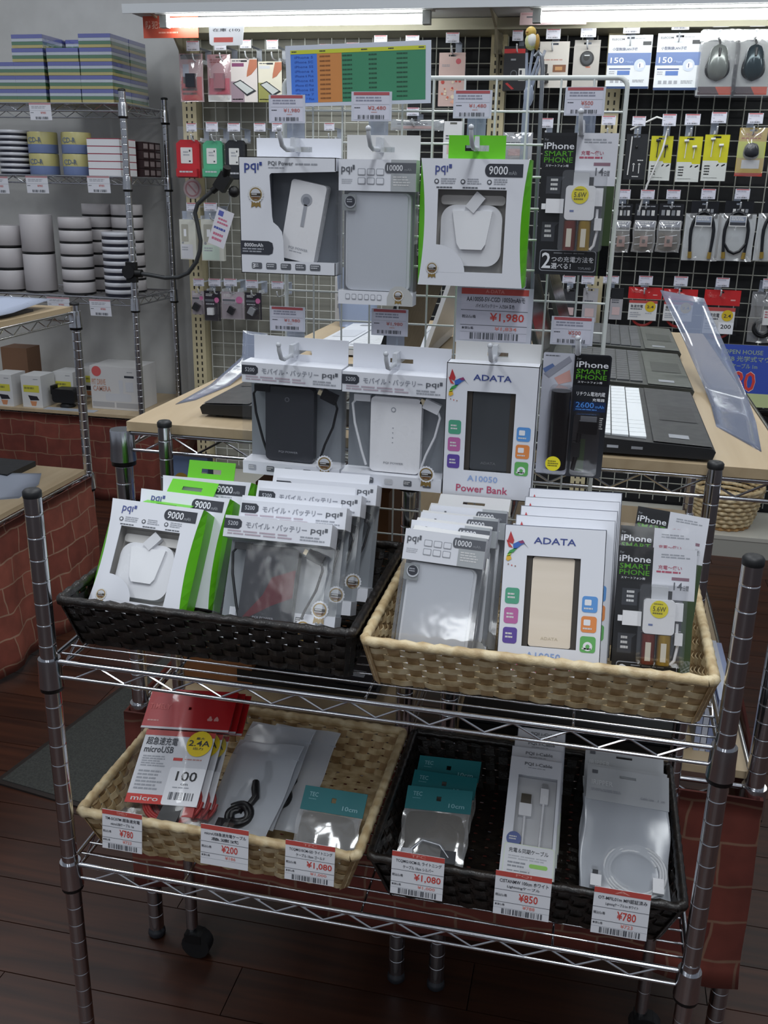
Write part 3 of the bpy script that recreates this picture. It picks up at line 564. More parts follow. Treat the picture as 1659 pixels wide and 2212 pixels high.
def charger_blister(label, loc, rot, group=None):
    """black and white blister card with white plug charger, two batteries, yellow disc"""
    w, h, t = .078, .146, .006; R = thing('charger_blister', label, 'blister pack', loc, rot, group); x0, x1 = -w/2, w/2; yf = 0
    K = C('#17181c', .35); b = MB().box(x0, x1, 0, .0008, 0, h, K); f = Face(b, x0, x1, 0, h, 0)
    f.r(.45, 0, 1, .30, C('#d6d7de', .4)); f.r(.72, .30, 1, .36, C('#d6d7de', .4)); f.r(.86, .36, 1, 1, C('#32471f', .4)); f.r(.88, .78, 1, 1, C('#c9ccd2', .4)); f.r(.70, .36, .86, .62, C('#4b4d55', .4))
    blister_head(f, .0, .02, .44, .25); f.lines(.55, .04, .95, .075, 2, LINE, 2)
    f.t('\u5145\u96fb\u301c\u4f7f\u3044', .52, .12, .82, .15, C('#b2546a', .5)); f.lines(.5, .16, .92, .185, 1, C('#b2546a', .5), 2); f.r(.70, .20, .92, .222, C('#8c6a78', .5), 2); f.t('14', .73, .235, .84, .29, C('#5a5c64', .5)); f.t('\u65e5\u9593', .85, .255, .92, .292, C('#5a5c64', .5))
    f.p([(.08, .30), (.33, .30), (.28, .33), (.28, .42), (.08, .42)], C('#3a3c42', .4)); f.lines(.14, .315, .26, .41, 3, OFFW, 2); f.p([(.06, .62), (.30, .62), (.24, .65), (.24, .76), (.06, .76)], C('#3a3c42', .4)); f.lines(.10, .64, .21, .745, 3, OFFW, 2)
    f.rr(.06, .82, .84, .975, .003, C('#9fa2aa', .4), 2); f.rr(.068, .826, .832, .969, .003, C('#15161b', .35), 3)
    f.t('2', .09, .84, .215, .955, WHITE, 5); f.t('\u3064\u306e\u5145\u96fb\u65b9\u6cd5\u3092', .225, .865, .81, .908, WHITE, 5); f.t('\u9078\u3079\u308b\uff01', .225, .915, .50, .958, WHITE, 5); f.lines(.25, .838, .78, .852, 1, GREY, 5); f.t('TOPLAND', .60, .94, .78, .957, GREY, 5)
    b.build('backing_card', R)
    b = MB(); X = lambda u: x0+u*w; Z_ = lambda v: h*(1-v)
    b.prism(rr(X(.36), X(.76), Z_(.60), Z_(.36), .004), -.013, -.001, PLAST); b.box(X(.45), X(.66), -.008, -.003, Z_(.36), Z_(.27), C('#c2c4c8', .2)); b.box(X(.10), X(.34), -.010, -.004, Z_(.555), Z_(.455), PLAST); b.box(X(.04), X(.10), -.008, -.005, Z_(.53), Z_(.49), PLAST)
    b.box(X(.76), X(.86), -.010, -.004, Z_(.50), Z_(.375), PLAST); f = Face(b, x0, x1, 0, h, -.0131); f.r(.43, .53, .485, .543, C('#6a78a8', .4)); b.build('charger', R)
    b = MB(); f = Face(b, x0, x1, 0, h, -.0134); f.o(.555, .425, .115, YEL, 1); f.t('5.6W', .475, .405, .64, .44, C('#5a5410', .5), 2); f.lines(.485, .385, .62, .398, 1, C('#7a7214', .5), 2); f.lines(.475, .448, .63, .468, 1, C('#7a7214', .5), 2); b.build('yellow_sticker', R)
    for u, c1 in ((.36, '#7a2f22'), (.555, '#a8872a')):
        b = MB().tube([(X(u+.09), -.007, Z_(.815)), (X(u+.09), -.007, Z_(.605))], .0068, C(c1, .3, .5), 14); b.box(X(u+.05), X(u+.12), -.0141, -.0137, Z_(.79), Z_(.66), C('#d9d2c2', .4)); b.build('battery', R)
    b = MB().tube([(X(.80), -.006, Z_(.52)), (X(.80), -.006, Z_(.60)), (X(.82), -.006, Z_(.68)), (X(.79), -.006, Z_(.78)), (X(.74), -.006, Z_(.81))], .0016, PLAST, 8); b.box(X(.775), X(.875), -.010, -.004, Z_(.67), Z_(.585), PLAST); b.build('cable', R)
    b = MB().prism(rr(X(.30), X(.90), Z_(.82), Z_(.255), .004), -.0155, -.0005, BLISTER); b.build('blister_shell', R); b = MB().rect(x0, x1, 0, h+.003, -.0007, FILM); b.build('outer_film', R); return R
def stick_blister(label, loc, rot, group=None):
    w, h = .076, .144; R = thing('battery_blister', label, 'blister pack', loc, rot, group); x0, x1 = -w/2, w/2; X = lambda u: x0+u*w; Z_ = lambda v: h*(1-v)
    b = MB().prism(rr(x0, x1, 0, h, .004), 0, .0008, C('#22242a', .35)); f = Face(b, x0, x1, 0, h, 0)
    f.rr(0, 0, .46, .99, .002, C('#b9bbc6', .4), 1); f.p([(.0, .13), (.14, .085), (.20, .12), (.06, .18)], C('#5b6f9c', .4), 2); f.p([(.02, .17), (.38, .02), (.42, .06), (.10, .20)], C('#8e909c', .4), 3); f.p([(.18, .20), (.40, .13), (.44, .22), (.25, .25)], C('#c99a92', .4), 2); f.lines(.03, .02, .3, .035, 1, MID, 2)
    blister_head(f, .47, .01, .98, .245); f.t('\u30ea\u30c1\u30a6\u30e0\u96fb\u6c60\u5185\u8535', .53, .295, .95, .33, WHITE); f.t('\u5145\u96fb\u5668', .77, .345, .95, .37, WHITE); f.r(.50, .375, .97, .455, C('#14284e', .4)); f.t('2600', .53, .38, .80, .425, C('#4f8fe0', .5)); f.t('mAh', .82, .40, .95, .425, C('#4f8fe0', .5)); f.lines(.53, .435, .85, .45, 1, C('#4f8fe0', .5), 2)
    f.r(.60, .68, .72, .95, C('#2f4a22', .4)); f.lines(.9, .5, .96, .6, 6, OFFW); b.build('backing_card', R)
    b = MB().tube([(X(.31), -.011, Z_(.92)), (X(.31), -.011, Z_(.285))], .0115, C('#0e0e11', .15), 20); b.build('stick_battery', R)
    b = MB(); b.box(X(.60), X(.88), -.012, -.003, Z_(.62), Z_(.52), C('#0f1013', .2)); b.box(X(.62), X(.86), -.010, -.004, Z_(.52), Z_(.485), C('#8e9096', .3, .6)); b.tube([(X(.62), -.006, Z_(.62)), (X(.60), -.006, Z_(.80)), (X(.56), -.006, Z_(.93))], .0024, C('#101114', .3), 8); b.box(X(.53), X(.65), -.009, -.003, Z_(.82), Z_(.70), C('#101114', .3)); b.build('adapter', R)
    b = MB(); f = Face(b, x0, x1, 0, h, -.0232); f.o(.27, .86, .115, YEL); f.lines(.19, .835, .36, .89, 3, C('#7a7214', .5), 2); b.build('yellow_sticker', R)
    b = MB().prism(rr(X(.13), X(.48), Z_(.95), Z_(.25), .006), -.0230, -.0005, BLISTER); b.prism(rr(X(.52), X(.92), Z_(.96), Z_(.46), .004), -.014, -.0005, BLISTER); b.build('blister_shell', R); return R
# hanging rows (x, z of the foot) --------------------------------------------
YH = .250
power_box('white window box with tilted white power bank and brass seal, top left on grid', (.208, YH, 1.1175), (0, 0, 0))
clear_box('tall clear box with grey power bank reading 10000, hanging in the top row', (.3115, YH, 1.0865), (0, 0, 0))
green_box('white box with green sides and apple shaped white power bank hanging on the grid', (.4205, YH, 1.1125), (0, 0, 0))
charger_blister('black blister card with white plug charger hanging at top right of the grid', (.530, YH-.004, 1.128), (0, 0, 0))
cable_box('clear fronted box with black power bank and black cables hanging in the lower row', (.2085, YH, .8715), (0, radians(1), 0), True)
cable_box('clear fronted box with white power bank and white cables hanging beside the black one', (.3355, YH, .8680), (0, radians(.6), 0), False)
adata_box('white carton with dark grey power bank and hummingbird emblem hanging on the grid', (.4525, YH-.006, .8665), (0, 0, 0), True)
stick_blister('blister card with black stick battery and yellow disc hanging at lower right of the grid', (.546, YH-.004, .898), (0, 0, 0))
# upper baskets ------------------------------------------------------------
def lean(fn, label, loc, a, *args, ry=0, rz=0, fold=0, **k):
    R = fn(label, loc, (radians(-a), radians(ry), radians(rz)), *args, **k); return foldtab(R, fold)
def foldtab(R, fold):
    for c in R.children:
        if c.name.startswith('hang_tab') and fold: c.rotation_euler = (radians(-fold), 0, 0)
    return R
def again(src, label, loc, a, ry=0, rz=0, fold=0):
    R = dup(src, loc, (radians(-a), radians(ry), radians(rz)), label)
    for c in R.children:
        if c.name.startswith('hang_tab'): c.rotation_euler = (radians(-fold), 0, 0)
    return R
g1 = lean(green_box, 'white box with green sides standing foremost in the dark upper basket', (.072, .073, .736), 34, ry=1.5, rz=-1.5, fold=62)
again(g1, 'second white box with green sides, right behind the foremost one in the dark basket', (.090, .119, .735), 31, 1, -2, 25)
again(g1, 'rearmost white box with green sides at the back of the dark basket', (.107, .169, .739), 25, 0, 0, 0)
c1 = lean(cable_box, 'clear fronted box with dark red marked power bank standing foremost in the dark basket', (.234, .060, .728), 27, True, redmark=True, ry=.5, rz=1, fold=6)
again(c1, 'white headed clear box second in the dark basket behind the red marked one', (.243, .098, .735), 25, 0, 1, 8)
again(c1, 'white headed clear box third in the dark basket, its flat white top showing', (.252, .136, .739), 23, 0, 1, 10)
again(c1, 'rearmost white headed clear box in the dark basket in front of the wire grid', (.263, .173, .742), 21, 0, 1, 30)
k1 = lean(clear_box, 'clear box with shiny grey power bank foremost in the light upper basket', (.4195, .052, .715), 22, ry=2, rz=-1, fold=55)
again(k1, 'second grey power bank box in the light upper basket, only its tab showing', (.4225, .080, .716), 23, 1, -1, 55)
again(k1, 'third grey power bank box in the light upper basket reading 10000', (.4315, .108, .717), 23, 0, 0, 55)
again(k1, 'rearmost grey power bank box in the light upper basket', (.439, .135, .718), 22, 0, 0, 50)
a1 = lean(adata_box, 'white carton with cream power bank and hummingbird emblem foremost in the light basket', (.545, .058, .729), 25, False, ry=-1.5, rz=1, fold=74)
for i, s_ in enumerate(('second', 'third', 'fourth', 'rearmost')):
    again(a1, s_+' white hummingbird carton of the row in the light upper basket', (.553+.0025*i, .086+.028*i, .731+.002*i), 25, -1.3, .5, 74)
b1 = lean(charger_blister, 'black blister card with white plug charger foremost in the light upper basket', (.649, .060, .731), 18, ry=-1.5)
again(b1, 'second charger blister card in the light upper basket behind the foremost one', (.648, .094, .741), 21, 0, 1)
again(b1, 'tilted charger blister card rearmost in the light upper basket', (.653, .124, .752), 25, 7, 4)
# ---------------------------------------------------------------- lower baskets: bags and cable packs
Z1 = LS+.004
def bagmesh(b, x0, x1, z0, z1, bulge, mat, seed=1, nx=10, nz=12):
    """pillow shaped poly bag, front and back skins"""
    rnd = random.Random(seed); ph = [rnd.random()*6 for _ in range(4)]
    for s_ in (-1, 1):
        vs = []; fs = []
        for j in range(nz+1):
            for i in range(nx+1):
                u, v = i/nx, j/nz; e = (sin(pi*u)**.6)*(min(1, 4*v*(1-v))**.6)
                vs.append((x0+(x1-x0)*u+.0015*sin(9*v+ph[0]), s_*bulge*e*(1+.25*sin(11*u+ph[1])*sin(7*v+ph[2]))-.0003*s_, z0+(z1-z0)*v+.001*sin(8*u+ph[3])))
        for j in range(nz):
            for i in range(nx): o = j*(nx+1)+i; fs.append((o, o+1, o+nx+2, o+nx+1) if s_ < 0 else (o, o+nx+1, o+nx+2, o+1))
        b.add(vs, fs, mat, True)
def coil(b, cx, cz, r0, r1, y, rad, mat, turns=3, a0=0, sq=1.0):
    n = int(turns*26); b.tube([(cx+(r0+(r1-r0)*i/n)*cos(a0+2*pi*turns*i/n), y+.0012*sin(i*.7), cz+sq*(r0+(r1-r0)*i/n)*sin(a0+2*pi*turns*i/n)) for i in range(n+1)], rad, mat, 6)
def red_bag(label, loc, rot, group=None):
    w, h = .122, .190; R = thing('cable_bag', label, 'bag', loc, rot, group); x0, x1 = -w/2, w/2
    RC = C('#b81f24', .3); b = MB().tab(x0, x1, h*.70, h, -.0006, RC, .002, .002, h*.86, .0012); f = Face(b, x0, x1, 0, h, -.0008)
    f.t('TIMELY', .03, .115, .28, .155, C('#d8605c', .4)); f.t('\u2663\u2660', .73, .19, .86, .235, C('#d99a94', .4)); f.lines(.05, .235, .2, .255, 1, C('#d99a94', .4)); f.r(0, .285, 1, .30, C('#cfcfd4', .3)); b.build('header_card', R)
    b = MB().box(x0+.012, x1-.014, -.0045, -.004, h*.17, h*.68, C('#cfd0d6', .4)); f = Face(b, x0+.012, x1-.014, h*.17, h*.68, -.0046)
    f.r(0, 0, 1, .075, C('#b33a36', .4)); f.t('\u8d85\u6025\u901f\u5145\u96fb', .05, .10, .50, .21, INK); f.t('microUSB', .05, .225, .47, .315, INK); f.lines(.06, .36, .42, .52, 5, LINE); f.lines(.06, .56, .44, .84, 6, LINE)
    f.r(.50, .37, .63, .41, RED); f.lines(.66, .375, .95, .41, 1, C('#b98a84', .5)); f.r(0, .88, .55, 1, RED); f.t('micro', .07, .905, .45, .965, OFFW)
    f.rr(.50, .50, 1, 1, .003, WHITE, 3); f.t('100', .61, .55, .90, .68, C('#17181c', .5), 5); f.t('cm', .70, .71, .80, .735, MID, 5); f.lines(.6, .76, .9, .785, 1, LINE, 5); f.bars(.58, .83, .92, .93, MID, 26, 5)
    f.o(.81, .165, .18, C('#e6c91e', .4), 6); f.t('\u6700\u5927', .75, .075, .87, .11, INK, 8); f.t('2.4A', .66, .12, .96, .20, INK, 8); f.t('\u51fa\u529b', .74, .215, .88, .25, INK, 8)
    b.build('label_card', R)
    b = MB(); coil(b, .010, h*.22, .030, .040, .003, .0022, C('#a12420', .4), 3, 0, .75); b.box(-.004, .022, -.004, .003, .008, .045, C('#141417', .4), Matrix.Rotation(radians(12), 4, 'Y')); b.box(.03, .044, -.003, .003, .02, .05, C('#a12420', .4)); b.build('cable', R)
    b = MB(); bagmesh(b, x0, x1, 0, h*.995, .0075, FILM, 3); b.build('bag', R); return R
def zip_bag(label, loc, rot, group=None, stub=False):
    w, h = .098, .150; R = thing('cable_bag', label, 'bag', loc, rot, group); x0, x1 = -w/2, w/2
    b = MB(); bagmesh(b, x0, x1, 0, h, .0055, MILKY, 8+len(label) % 5); b.box(x0, x1, -.0012, .0012, h*.855, h*.865, MILKY); b.build('bag', R)
    K = C('#131316', .35); b = MB(); coil(b, .002, .040, .008, .019, -.0052, .0042, K, 2.2, 1.2, .85); b.tube([(.012, -.006, .056), (.016, -.007, .066), (.010, -.007, .078), (.006, -.006, .088)], [.0045, .005, .0055, .0045], K, 8); b.box(-.022, -.004, -.0085, -.003, .016, .032, K); b.build('cable', R); return R
TEAL = C('#0f6c72', .5)
def teal_bag(label, loc, rot, group=None):
    w, h = .082, .098; R = thing('cable_bag', label, 'bag', loc, rot, group); x0, x1 = -w/2, w/2
    b = MB().tab(x0, x1, h*.70, h, -.0006, TEAL, .003, .003, h*.86, .0012); f = Face(b, x0, x1, 0, h, -.0008); f.t('TEC', .10, .07, .24, .125, C('#7fb3bb', .4)); f.t('10cm', .66, .19, .90, .245, C('#7fb3bb', .4)); f.lines(.10, .15, .24, .17, 1, C('#5f9aa2', .4)); b.build('header_card', R)
    b = MB().box(x0+.004, x1-.004, .001, .0016, .003, h*.69, C('#4c4740', .4)); b.build('insert_card', R)
    b = MB(); b.tube([(-.03, -.003, .012), (-.012, -.004, .03), (.01, -.004, .026), (.022, -.004, .012)], .0022, SILV, 8); b.box(-.036, -.022, -.006, -.001, .006, .018, SILV); b.box(.012, .03, -.006, -.001, .005, .020, C('#3a3c42', .3)); b.build('cable', R)
    b = MB(); bagmesh(b, x0, x1, 0, h*.72, .0055, BAG, 5); b.build('bag', R); return R
def cable_carton(label, loc, rot, group=None):
    w, h, t = .062, .162, .014; R = thing('cable_box', label, 'box', loc, rot, group); x0, x1 = -w/2, w/2; yf, yb = -t/2, t/2
    a, b_, c, d = x0+.18*w, x1-.06*w, h*.33, h*.86
    b = MB().shell(x0, x1, yf, yb, 0, h, PAPERW, (a, b_, c, d)); f = Face(b, x0, x1, 0, h, yf-.0002)
    f.t('PQI i-Cable', .28, .035, .82, .065, MID); f.lines(.35, .075, .75, .085, 1, LINE); f.o(.21, .635, .14, C('#4f5f9a', .4), 2); f.lines(.12, .615, .3, .65, 2, OFFW, 3)
    f.rr(.05, .67, .99, .995, .003, C('#dfead2', .4), 3); f.rr(.065, .676, .975, .99, .003, WHITE, 4); f.t('\u5145\u96fb\uff06\u540c\u671f\u30b1\u30fc\u30d6\u30eb', .14, .70, .88, .735, INK, 5); f.rr(.54, .80, .88, .83, .0022, C('#8fd04a', .4), 5)
    f.lines(.14, .755, .88, .79, 2, PALE, 5); f.lines(.14, .80, .48, .85, 2, LINE, 5); f.lines(.14, .86, .7, .875, 1, LINE, 5); f.t('iPad iPhone iPod', .12, .91, .9, .945, MID, 5); b.build('carton', R)
    MB().box(a, b_, yf+.008, yf+.009, c, d, C('#c9cacd', .5)).build('tray', R)
    b = MB(); b.box(-.014, -.002, yf+.002, yf+.007, h*.64, h*.72, C('#6a655c', .3, .6)); b.box(-.0155, -.0005, yf+.001, yf+.008, h*.55, h*.645, PLAST); b.tube([(-.008, yf+.004, h*.55), (-.008, yf+.004, h*.33)], .0016, PLAST, 8); b.box(.010, .0165, yf+.003, yf+.006, h*.78, h*.82, SILV); b.box(.0085, .018, yf+.002, yf+.007, h*.66, h*.78, PLAST); b.tube([(.013, yf+.004, h*.66), (.012, yf+.004, h*.33)], .0015, PLAST, 8); b.build('cable', R)
    MB().rect(a, b_, c, d, yf+.0009, FILM).build('window_film', R); return R
def tripper_bag(label, loc, rot, group=None):
    w, h = .098, .172; R = thing('cable_bag', label, 'bag', loc, rot, group); x0, x1 = -w/2, w/2
    G = C('#b4b7bb', .45); b = MB().tab(x0, x1, h*.72, h, -.0006, G, .010, .0018, h*.94, .0012); f = Face(b, x0, x1, 0, h, -.0008)
    f.t('IRIPPER', .06, .115, .32, .155, C('#d6d8db', .4)); f.r(.06, .03, .13, .06, MID); f.lines(.06, .185, .5, .21, 2, LINE); f.t('Cable Line', .66, .20, .82, .22, LINE); f.t('1 m', .87, .20, .95, .22, LINE); b.build('header_card', R)
    b = MB(); bagmesh(b, x0, x1, 0, h*.73, .0055, MILKY, 4); b.build('bag', R)
    b = MB(); coil(b, .010, .036, .026, .036, -.0030, .0017, C('#d5d7da', .3), 3.2, .4, .95); b.box(-.038, -.026, -.008, -.004, .008, .022, PLAST); b.box(.030, .042, -.008, -.004, .012, .03, PLAST); b.box(-.036, -.030, -.0085, -.0035, .022, .027, C('#55575c', .3, .5)); b.build('cable', R); return R
def lay(fn, label, loc, a, ry=0, rz=0): return fn(label, loc, (radians(-a), radians(ry), radians(rz)))
def stack(src, label, up, down, dx=0, ry=None, da=0, drz=0):
    """a copy slid up the slope by up and lowered below the source by down"""
    l = src.location; a = -src.rotation_euler[0]; e = src.rotation_euler
    return dup(src, (l[0]+dx, l[1]+up*sin(a)+down*cos(a), l[2]+up*cos(a)-down*sin(a)), (e[0]-radians(da), e[1] if ry is None else radians(ry), e[2]+radians(drz)), label)
r1 = lay(red_bag, 'red topped cable bag with yellow disc and 100 label lying foremost in the light basket', (.096, .034, .472), 56, -5)
stack(r1, 'second red topped cable bag under the front one, only its red edge showing', .004, .0105, .006)
stack(r1, 'third red topped cable bag, lowest of the red bags in the light lower basket', .007, .021, .011)
z1_ = lay(zip_bag, 'white zip bag with coiled black cable foremost in the light lower basket', (.181, .047, .457), 65, -9, -10)
stack(z1_, 'white zip bag behind the front one, dark cable end at its upper left', .034, .009, .004, -7)
stack(z1_, 'rearmost white zip bag sticking out at right in the light lower basket', .040, .017, .034, -6)
t1 = lay(teal_bag, 'teal topped small bag alone at the right end of the light lower basket', (.298, .042, .447), 49, -4, -6)
for l, x, y, z, a, ry, rz in (('teal topped small bag foremost in the dark lower basket', .427, .072, .455, 57, -4, -1), ('second teal topped small bag in the dark lower basket', .424, .104, .457, 59, -2, -3), ('rearmost teal topped small bag in the dark lower basket', .426, .138, .459, 60, -4, -3)):
    dup(t1, (x, y, z), (radians(-a), radians(ry), radians(rz)), l)
q1 = lay(cable_carton, 'slim white cable carton with window foremost in the dark lower basket', (.540, .052, .456), 57, 2, 2)
for i, s_ in enumerate(('second', 'third', 'rearmost')): stack(q1, s_+' slim white cable carton of the row in the dark lower basket', .021*(i+1), .0150*(i+1), .0015*(i+1), .5)
p1_ = lay(tripper_bag, 'white bag with coiled white cable foremost in the dark lower basket', (.649, .046, .474), 69, 1.5)
for i, (s_, u, d) in enumerate((('second', .010, .0085), ('third', .017, .017), ('rearmost', .048, .025))): stack(p1_, s_+' white cable bag with grey header in the dark lower basket', u, d, -.001*i, .5)
# ---------------------------------------------------------------- price cards
def price_face(f, top, l1, l2, price, low, small=False, bars=True):
    f.r(0, 0, 1, .115, C('#c4524a', .4), 1); f.t(top, .36, .02, .64, .085, C('#e59a90', .5), 2)
    f.t(l1, .08, .16, .95, .25, INK); f.t(l2, .22, .29, .80, .37, INK)
    f.r(0, .415, 1, .425, MID); f.r(0, .70, 1, .71, MID); f.r(0, .835, 1, .84, LINE); f.t('\u7a0e\u8fbc\u4fa1\u683c', .02, .51, .23, .575, INK); f.t('\u672c\u4f53\u4fa1\u683c', .02, .735, .20, .79, INK)
    f.t(price, .44, .46, .44+.085*len(price), .64, C('#d0453c', .5)); f.t(low, .52, .725, .52+.055*len(low), .805, C('#e08a80', .5))
    if bars: f.bars(.15, .85, .88, .975, MID, 44)
def shelf_card(label, x0, x1, z0, z1, top, l1, l2, price, low, rot=0, bars=True):
    w, h = x1-x0, z1-z0; R = thing('price_card', label, 'price card', ((x0+x1)/2, -.0020, z0), (radians(-8), radians(rot), 0), group='price cards on the lower baskets')
    b = MB().box(-w/2, w/2, 0, .0007, 0, h, WHITE); f = Face(b, -w/2, w/2, 0, h, 0); price_face(f, top, l1, l2, price, low, bars=bars); b.build('card', R)
    b = MB().rect(-w/2-.0008, w/2+.0008, -.0008, h+.0008, -.0014, FILM); b.box(-.006, .006, .0007, .016, h-.004, h-.003, FILM); b.build('clear_sleeve', R); return R
shelf_card('price card reading 780 yen under the red bags, leftmost', .046, .0965, .4675, .5175, 'TIMELY', 'TM-SC07M \u8d85\u6025\u901f\u5145\u96fb', 'microUSB\u30b1\u30fc\u30d6\u30eb 1m', '\u00a5780', '\u00a5723')
shelf_card('price card reading 200 yen under the white zip bags', .170, .228, .4695, .5195, '', 'microUSB\u6025\u901f\u5145\u96fb\u30b1\u30fc\u30d6\u30eb', '\u6025\u901f\u5f0f', '\u00a5200', '\u00a5186', bars=False)
shelf_card('price card reading 1,080 yen at the right end of the light lower basket', .272, .330, .4680, .5165, 'TFC', 'TCQMG10CM-GD \u30e9\u30a4\u30c8\u30cb\u30f3\u30b0', '\u30b1\u30fc\u30d6\u30eb 10cm \u30b4\u30fc\u30eb\u30c9', '\u00a51,080', '\u00a51,000')
shelf_card('price card reading 1,080 yen under the teal bags in the dark basket', .395, .4535, .4735, .5250, 'TFC', 'TCQMG10CM-SL \u30e9\u30a4\u30c8\u30cb\u30f3\u30b0', '\u30b1\u30fc\u30d6\u30eb 10cm \u30b7\u30eb\u30d0\u30fc', '\u00a51,080', '\u00a51,000')
shelf_card('price card reading 850 yen under the slim cable cartons', .5095, .5695, .4700, .5215, 'PQI', 'CISTANMW 100cm \u30db\u30ef\u30a4\u30c8', 'Lightning\u30b1\u30fc\u30d6\u30eb', '\u00a5850', '\u00a5788')
shelf_card('price card reading 780 yen under the white cable bags, rightmost', .614, .672, .4670, .5210, 'A', 'OT-MFIL01m MFI\u8a8d\u8a3c\u6e08\u307f', 'Lightning\u30b1\u30fc\u30d6\u30eb1m \u30db\u30ef\u30a4\u30c8', '\u00a5780', '\u00a5723')
# ---------------------------------------------------------------- white wire grid, hooks, chart, bird
G = thing('wire_grid_panel', 'white wire grid panel standing upright at the back of the front rack', 'wire grid', (0, 0, 0)); YG = .304
gx0, gx1, gz0, gz1 = .1835, .5735, .7135, 1.333; b = MB(); pts = []
for cx, cz, a0 in ((gx1-.010, gz1-.010, 90), (gx1-.010, gz0+.010, 0), (gx0+.010, gz0+.010, -90), (gx0+.010, gz1-.010, -180)):
    for k in range(5): a = radians(a0-22.5*k); pts.append((cx+.010*cos(a), YG, cz+.010*sin(a)))
pts.append(pts[0]); b.tube(pts, .0026, WIREW, 8, cap=False); b.build('frame', G)
for k in range(1, 11): MB().tube([(gx0+.03545*k, YG-.001, gz0), (gx0+.03545*k, YG-.001, gz1)], .0013, WIREW, 6).build('wire', G)
for k in range(1, 18): MB().tube([(gx0, YG+.001, gz1-.0344*k), (gx1, YG+.001, gz1-.0344*k)], .0013, WIREW, 6).build('wire', G)
HP = C('#c9ccd2', .25)
def hook(label, x, z, card, price, yt=.200, yg=None, group='display hooks with price cards on the white grid', tips=True, name='display_hook', sc=1.0, big=None, cy=.268):
    yg = YG if yg is None else yg
    R = thing(name, label, 'hook', (x, yg, z), group=group); d = yt-yg
    b = MB(); b.tube([(0, 0, .004), (0, -.01, .001), (0, d*.85, -.001), (-.0002, d*.95, .002), (-.0010, d, .012), (-.0012, d-.001, .0185)], [.0022, .0024, .0024, .0026, .0026, .0022], HP, 8); b.ball((-.0012, d-.001, .0185), .0032, HP, 8)
    b.prism([(-.003, .002), (-.0024, .012), (.0024, .012), (.003, .002), (.003, -.003), (-.003, -.003)], -.062, -.004, HP); b.box(-.009, .009, -.004, .0035, -.004, .010, HP); b.build('prong', R)
    x0, x1, z0, z1 = (card[0]-x, card[1]-x, card[2]-z, card[3]-z); cx = (x0+x1)/2; w = x1-x0; h = z1-z0; y = cy-yg
    b = MB(); b.box(cx-.2*w, cx+.3*w, -.010, -.0092, .002, (z0+z1)/2, TONGUE); b.box(cx-.2*w, cx+.3*w, y, -.0092, z0+h*.45, z0+h*.48, TONGUE); b.build('clear_tongue', R)
    b = MB().box(x0, x1, y, y+.001, z0, z1, C('#c9ccd8', .3)); f = Face(b, x0+w*.06, x1-w*.06, z0+h*.05, z1-h*.02, y-.0002); f.r(0, 0, 1, 1, C('#cfcfdc', .4), 0)
    if big: price_face(f, *big)
    else:
        f.r(0, 0, 1, .11, C('#b0575c', .4)); f.lines(.06, .17, .94, .38, 2, C('#8d8fa0', .5)); f.r(0, .44, 1, .45, LINE); f.lines(.02, .55, .20, .61, 1, INK); f.t(price, .40, .50, .40+.085*len(price), .66, C('#b96a66', .5)); f.lines(.5, .71, .72, .77, 1, C('#c89a96', .5)); f.bars(.12, .83, .88, .97, MID, 30)
    b.build('price_card', R); return R
CJ = dict(C1=(.1769, .2199, 1.2828, 1.3125), C2=(.274, .3202, 1.2854, 1.3159), C3=(.3892, .4314, 1.2889, 1.3174), C4=(.5092, .5514, 1.2923, 1.3206), C5=(.1734, .2183, 1.0468, 1.0763), C6=(.3008, .3453, 1.0477, 1.0793), C7=(.4025, .4905, 1.0449, 1.1089), C8=(.5128, .5607, 1.048, 1.08))
hook('hook with price card above the tilted white power bank box', .213, 1.2545, CJ['C1'], '\u00a51,980')
hook('hook with price card reading 2,480 yen above the tall clear box', .3115, 1.2555, CJ['C2'], '\u00a52,480')
hook('hook with price card reading 1,480 yen above the green sided box', .4205, 1.2575, CJ['C3'], '\u00a51,480')
hook('hook with price card reading 500 yen above the charger blister card', .530, 1.2745, CJ['C4'], '\u00a5500', yt=.222)
hook('hook with price card above the hanging black power bank', .2085, 1.0225, CJ['C5'], '\u00a51,980')
hook('hook with price card above the hanging white power bank', .3355, 1.0190, CJ['C6'], '\u00a51,980')
hook('hook with the largest price card reading 1,980 yen above the hummingbird carton', .4525, 1.0345, CJ['C7'], '', big=('A-DATA', 'AA10050-5V-CGD 10050mAh\u30e2', '\u30d0\u30a4\u30eb\u30d0\u30c3\u30c6\u30ea\u30fc \u5165\u529b2A \u5404\u8272', '\u00a51,980', '\u00a51,834'))
hook('hook with price card reading 500 yen above the black stick battery card', .546, 1.0445, CJ['C8'], '\u00a5500', yt=.222)
ch = thing('price_chart', 'laminated chart with blue, orange and green columns on top of the white grid', 'chart', (.2765, .288, 1.3035), (0, radians(-1.6), 0))
w, h = .168, .064; b = MB().box(-w/2, w/2, 0, .0008, 0, h, C('#cdd3e0', .35)); f = Face(b, -w/2+.006, w/2-.006, .004, h-.005, 0)
for u0, u1, c in ((0, .20, '#4a80e0'), (.20, .385, '#d08a4a'), (.385, 1, '#3f8a66')): f.r(u0, 0, u1, 1, C(c, .4))
f.r(0, 0, 1, .075, C('#c9cf3a', .4), 2); f.lines(.01, .02, .07, .06, 1, INK, 3)
for u in (.22, .53, .73, .95): f.lines(u, .02, u+.05, .06, 1, INK, 3)
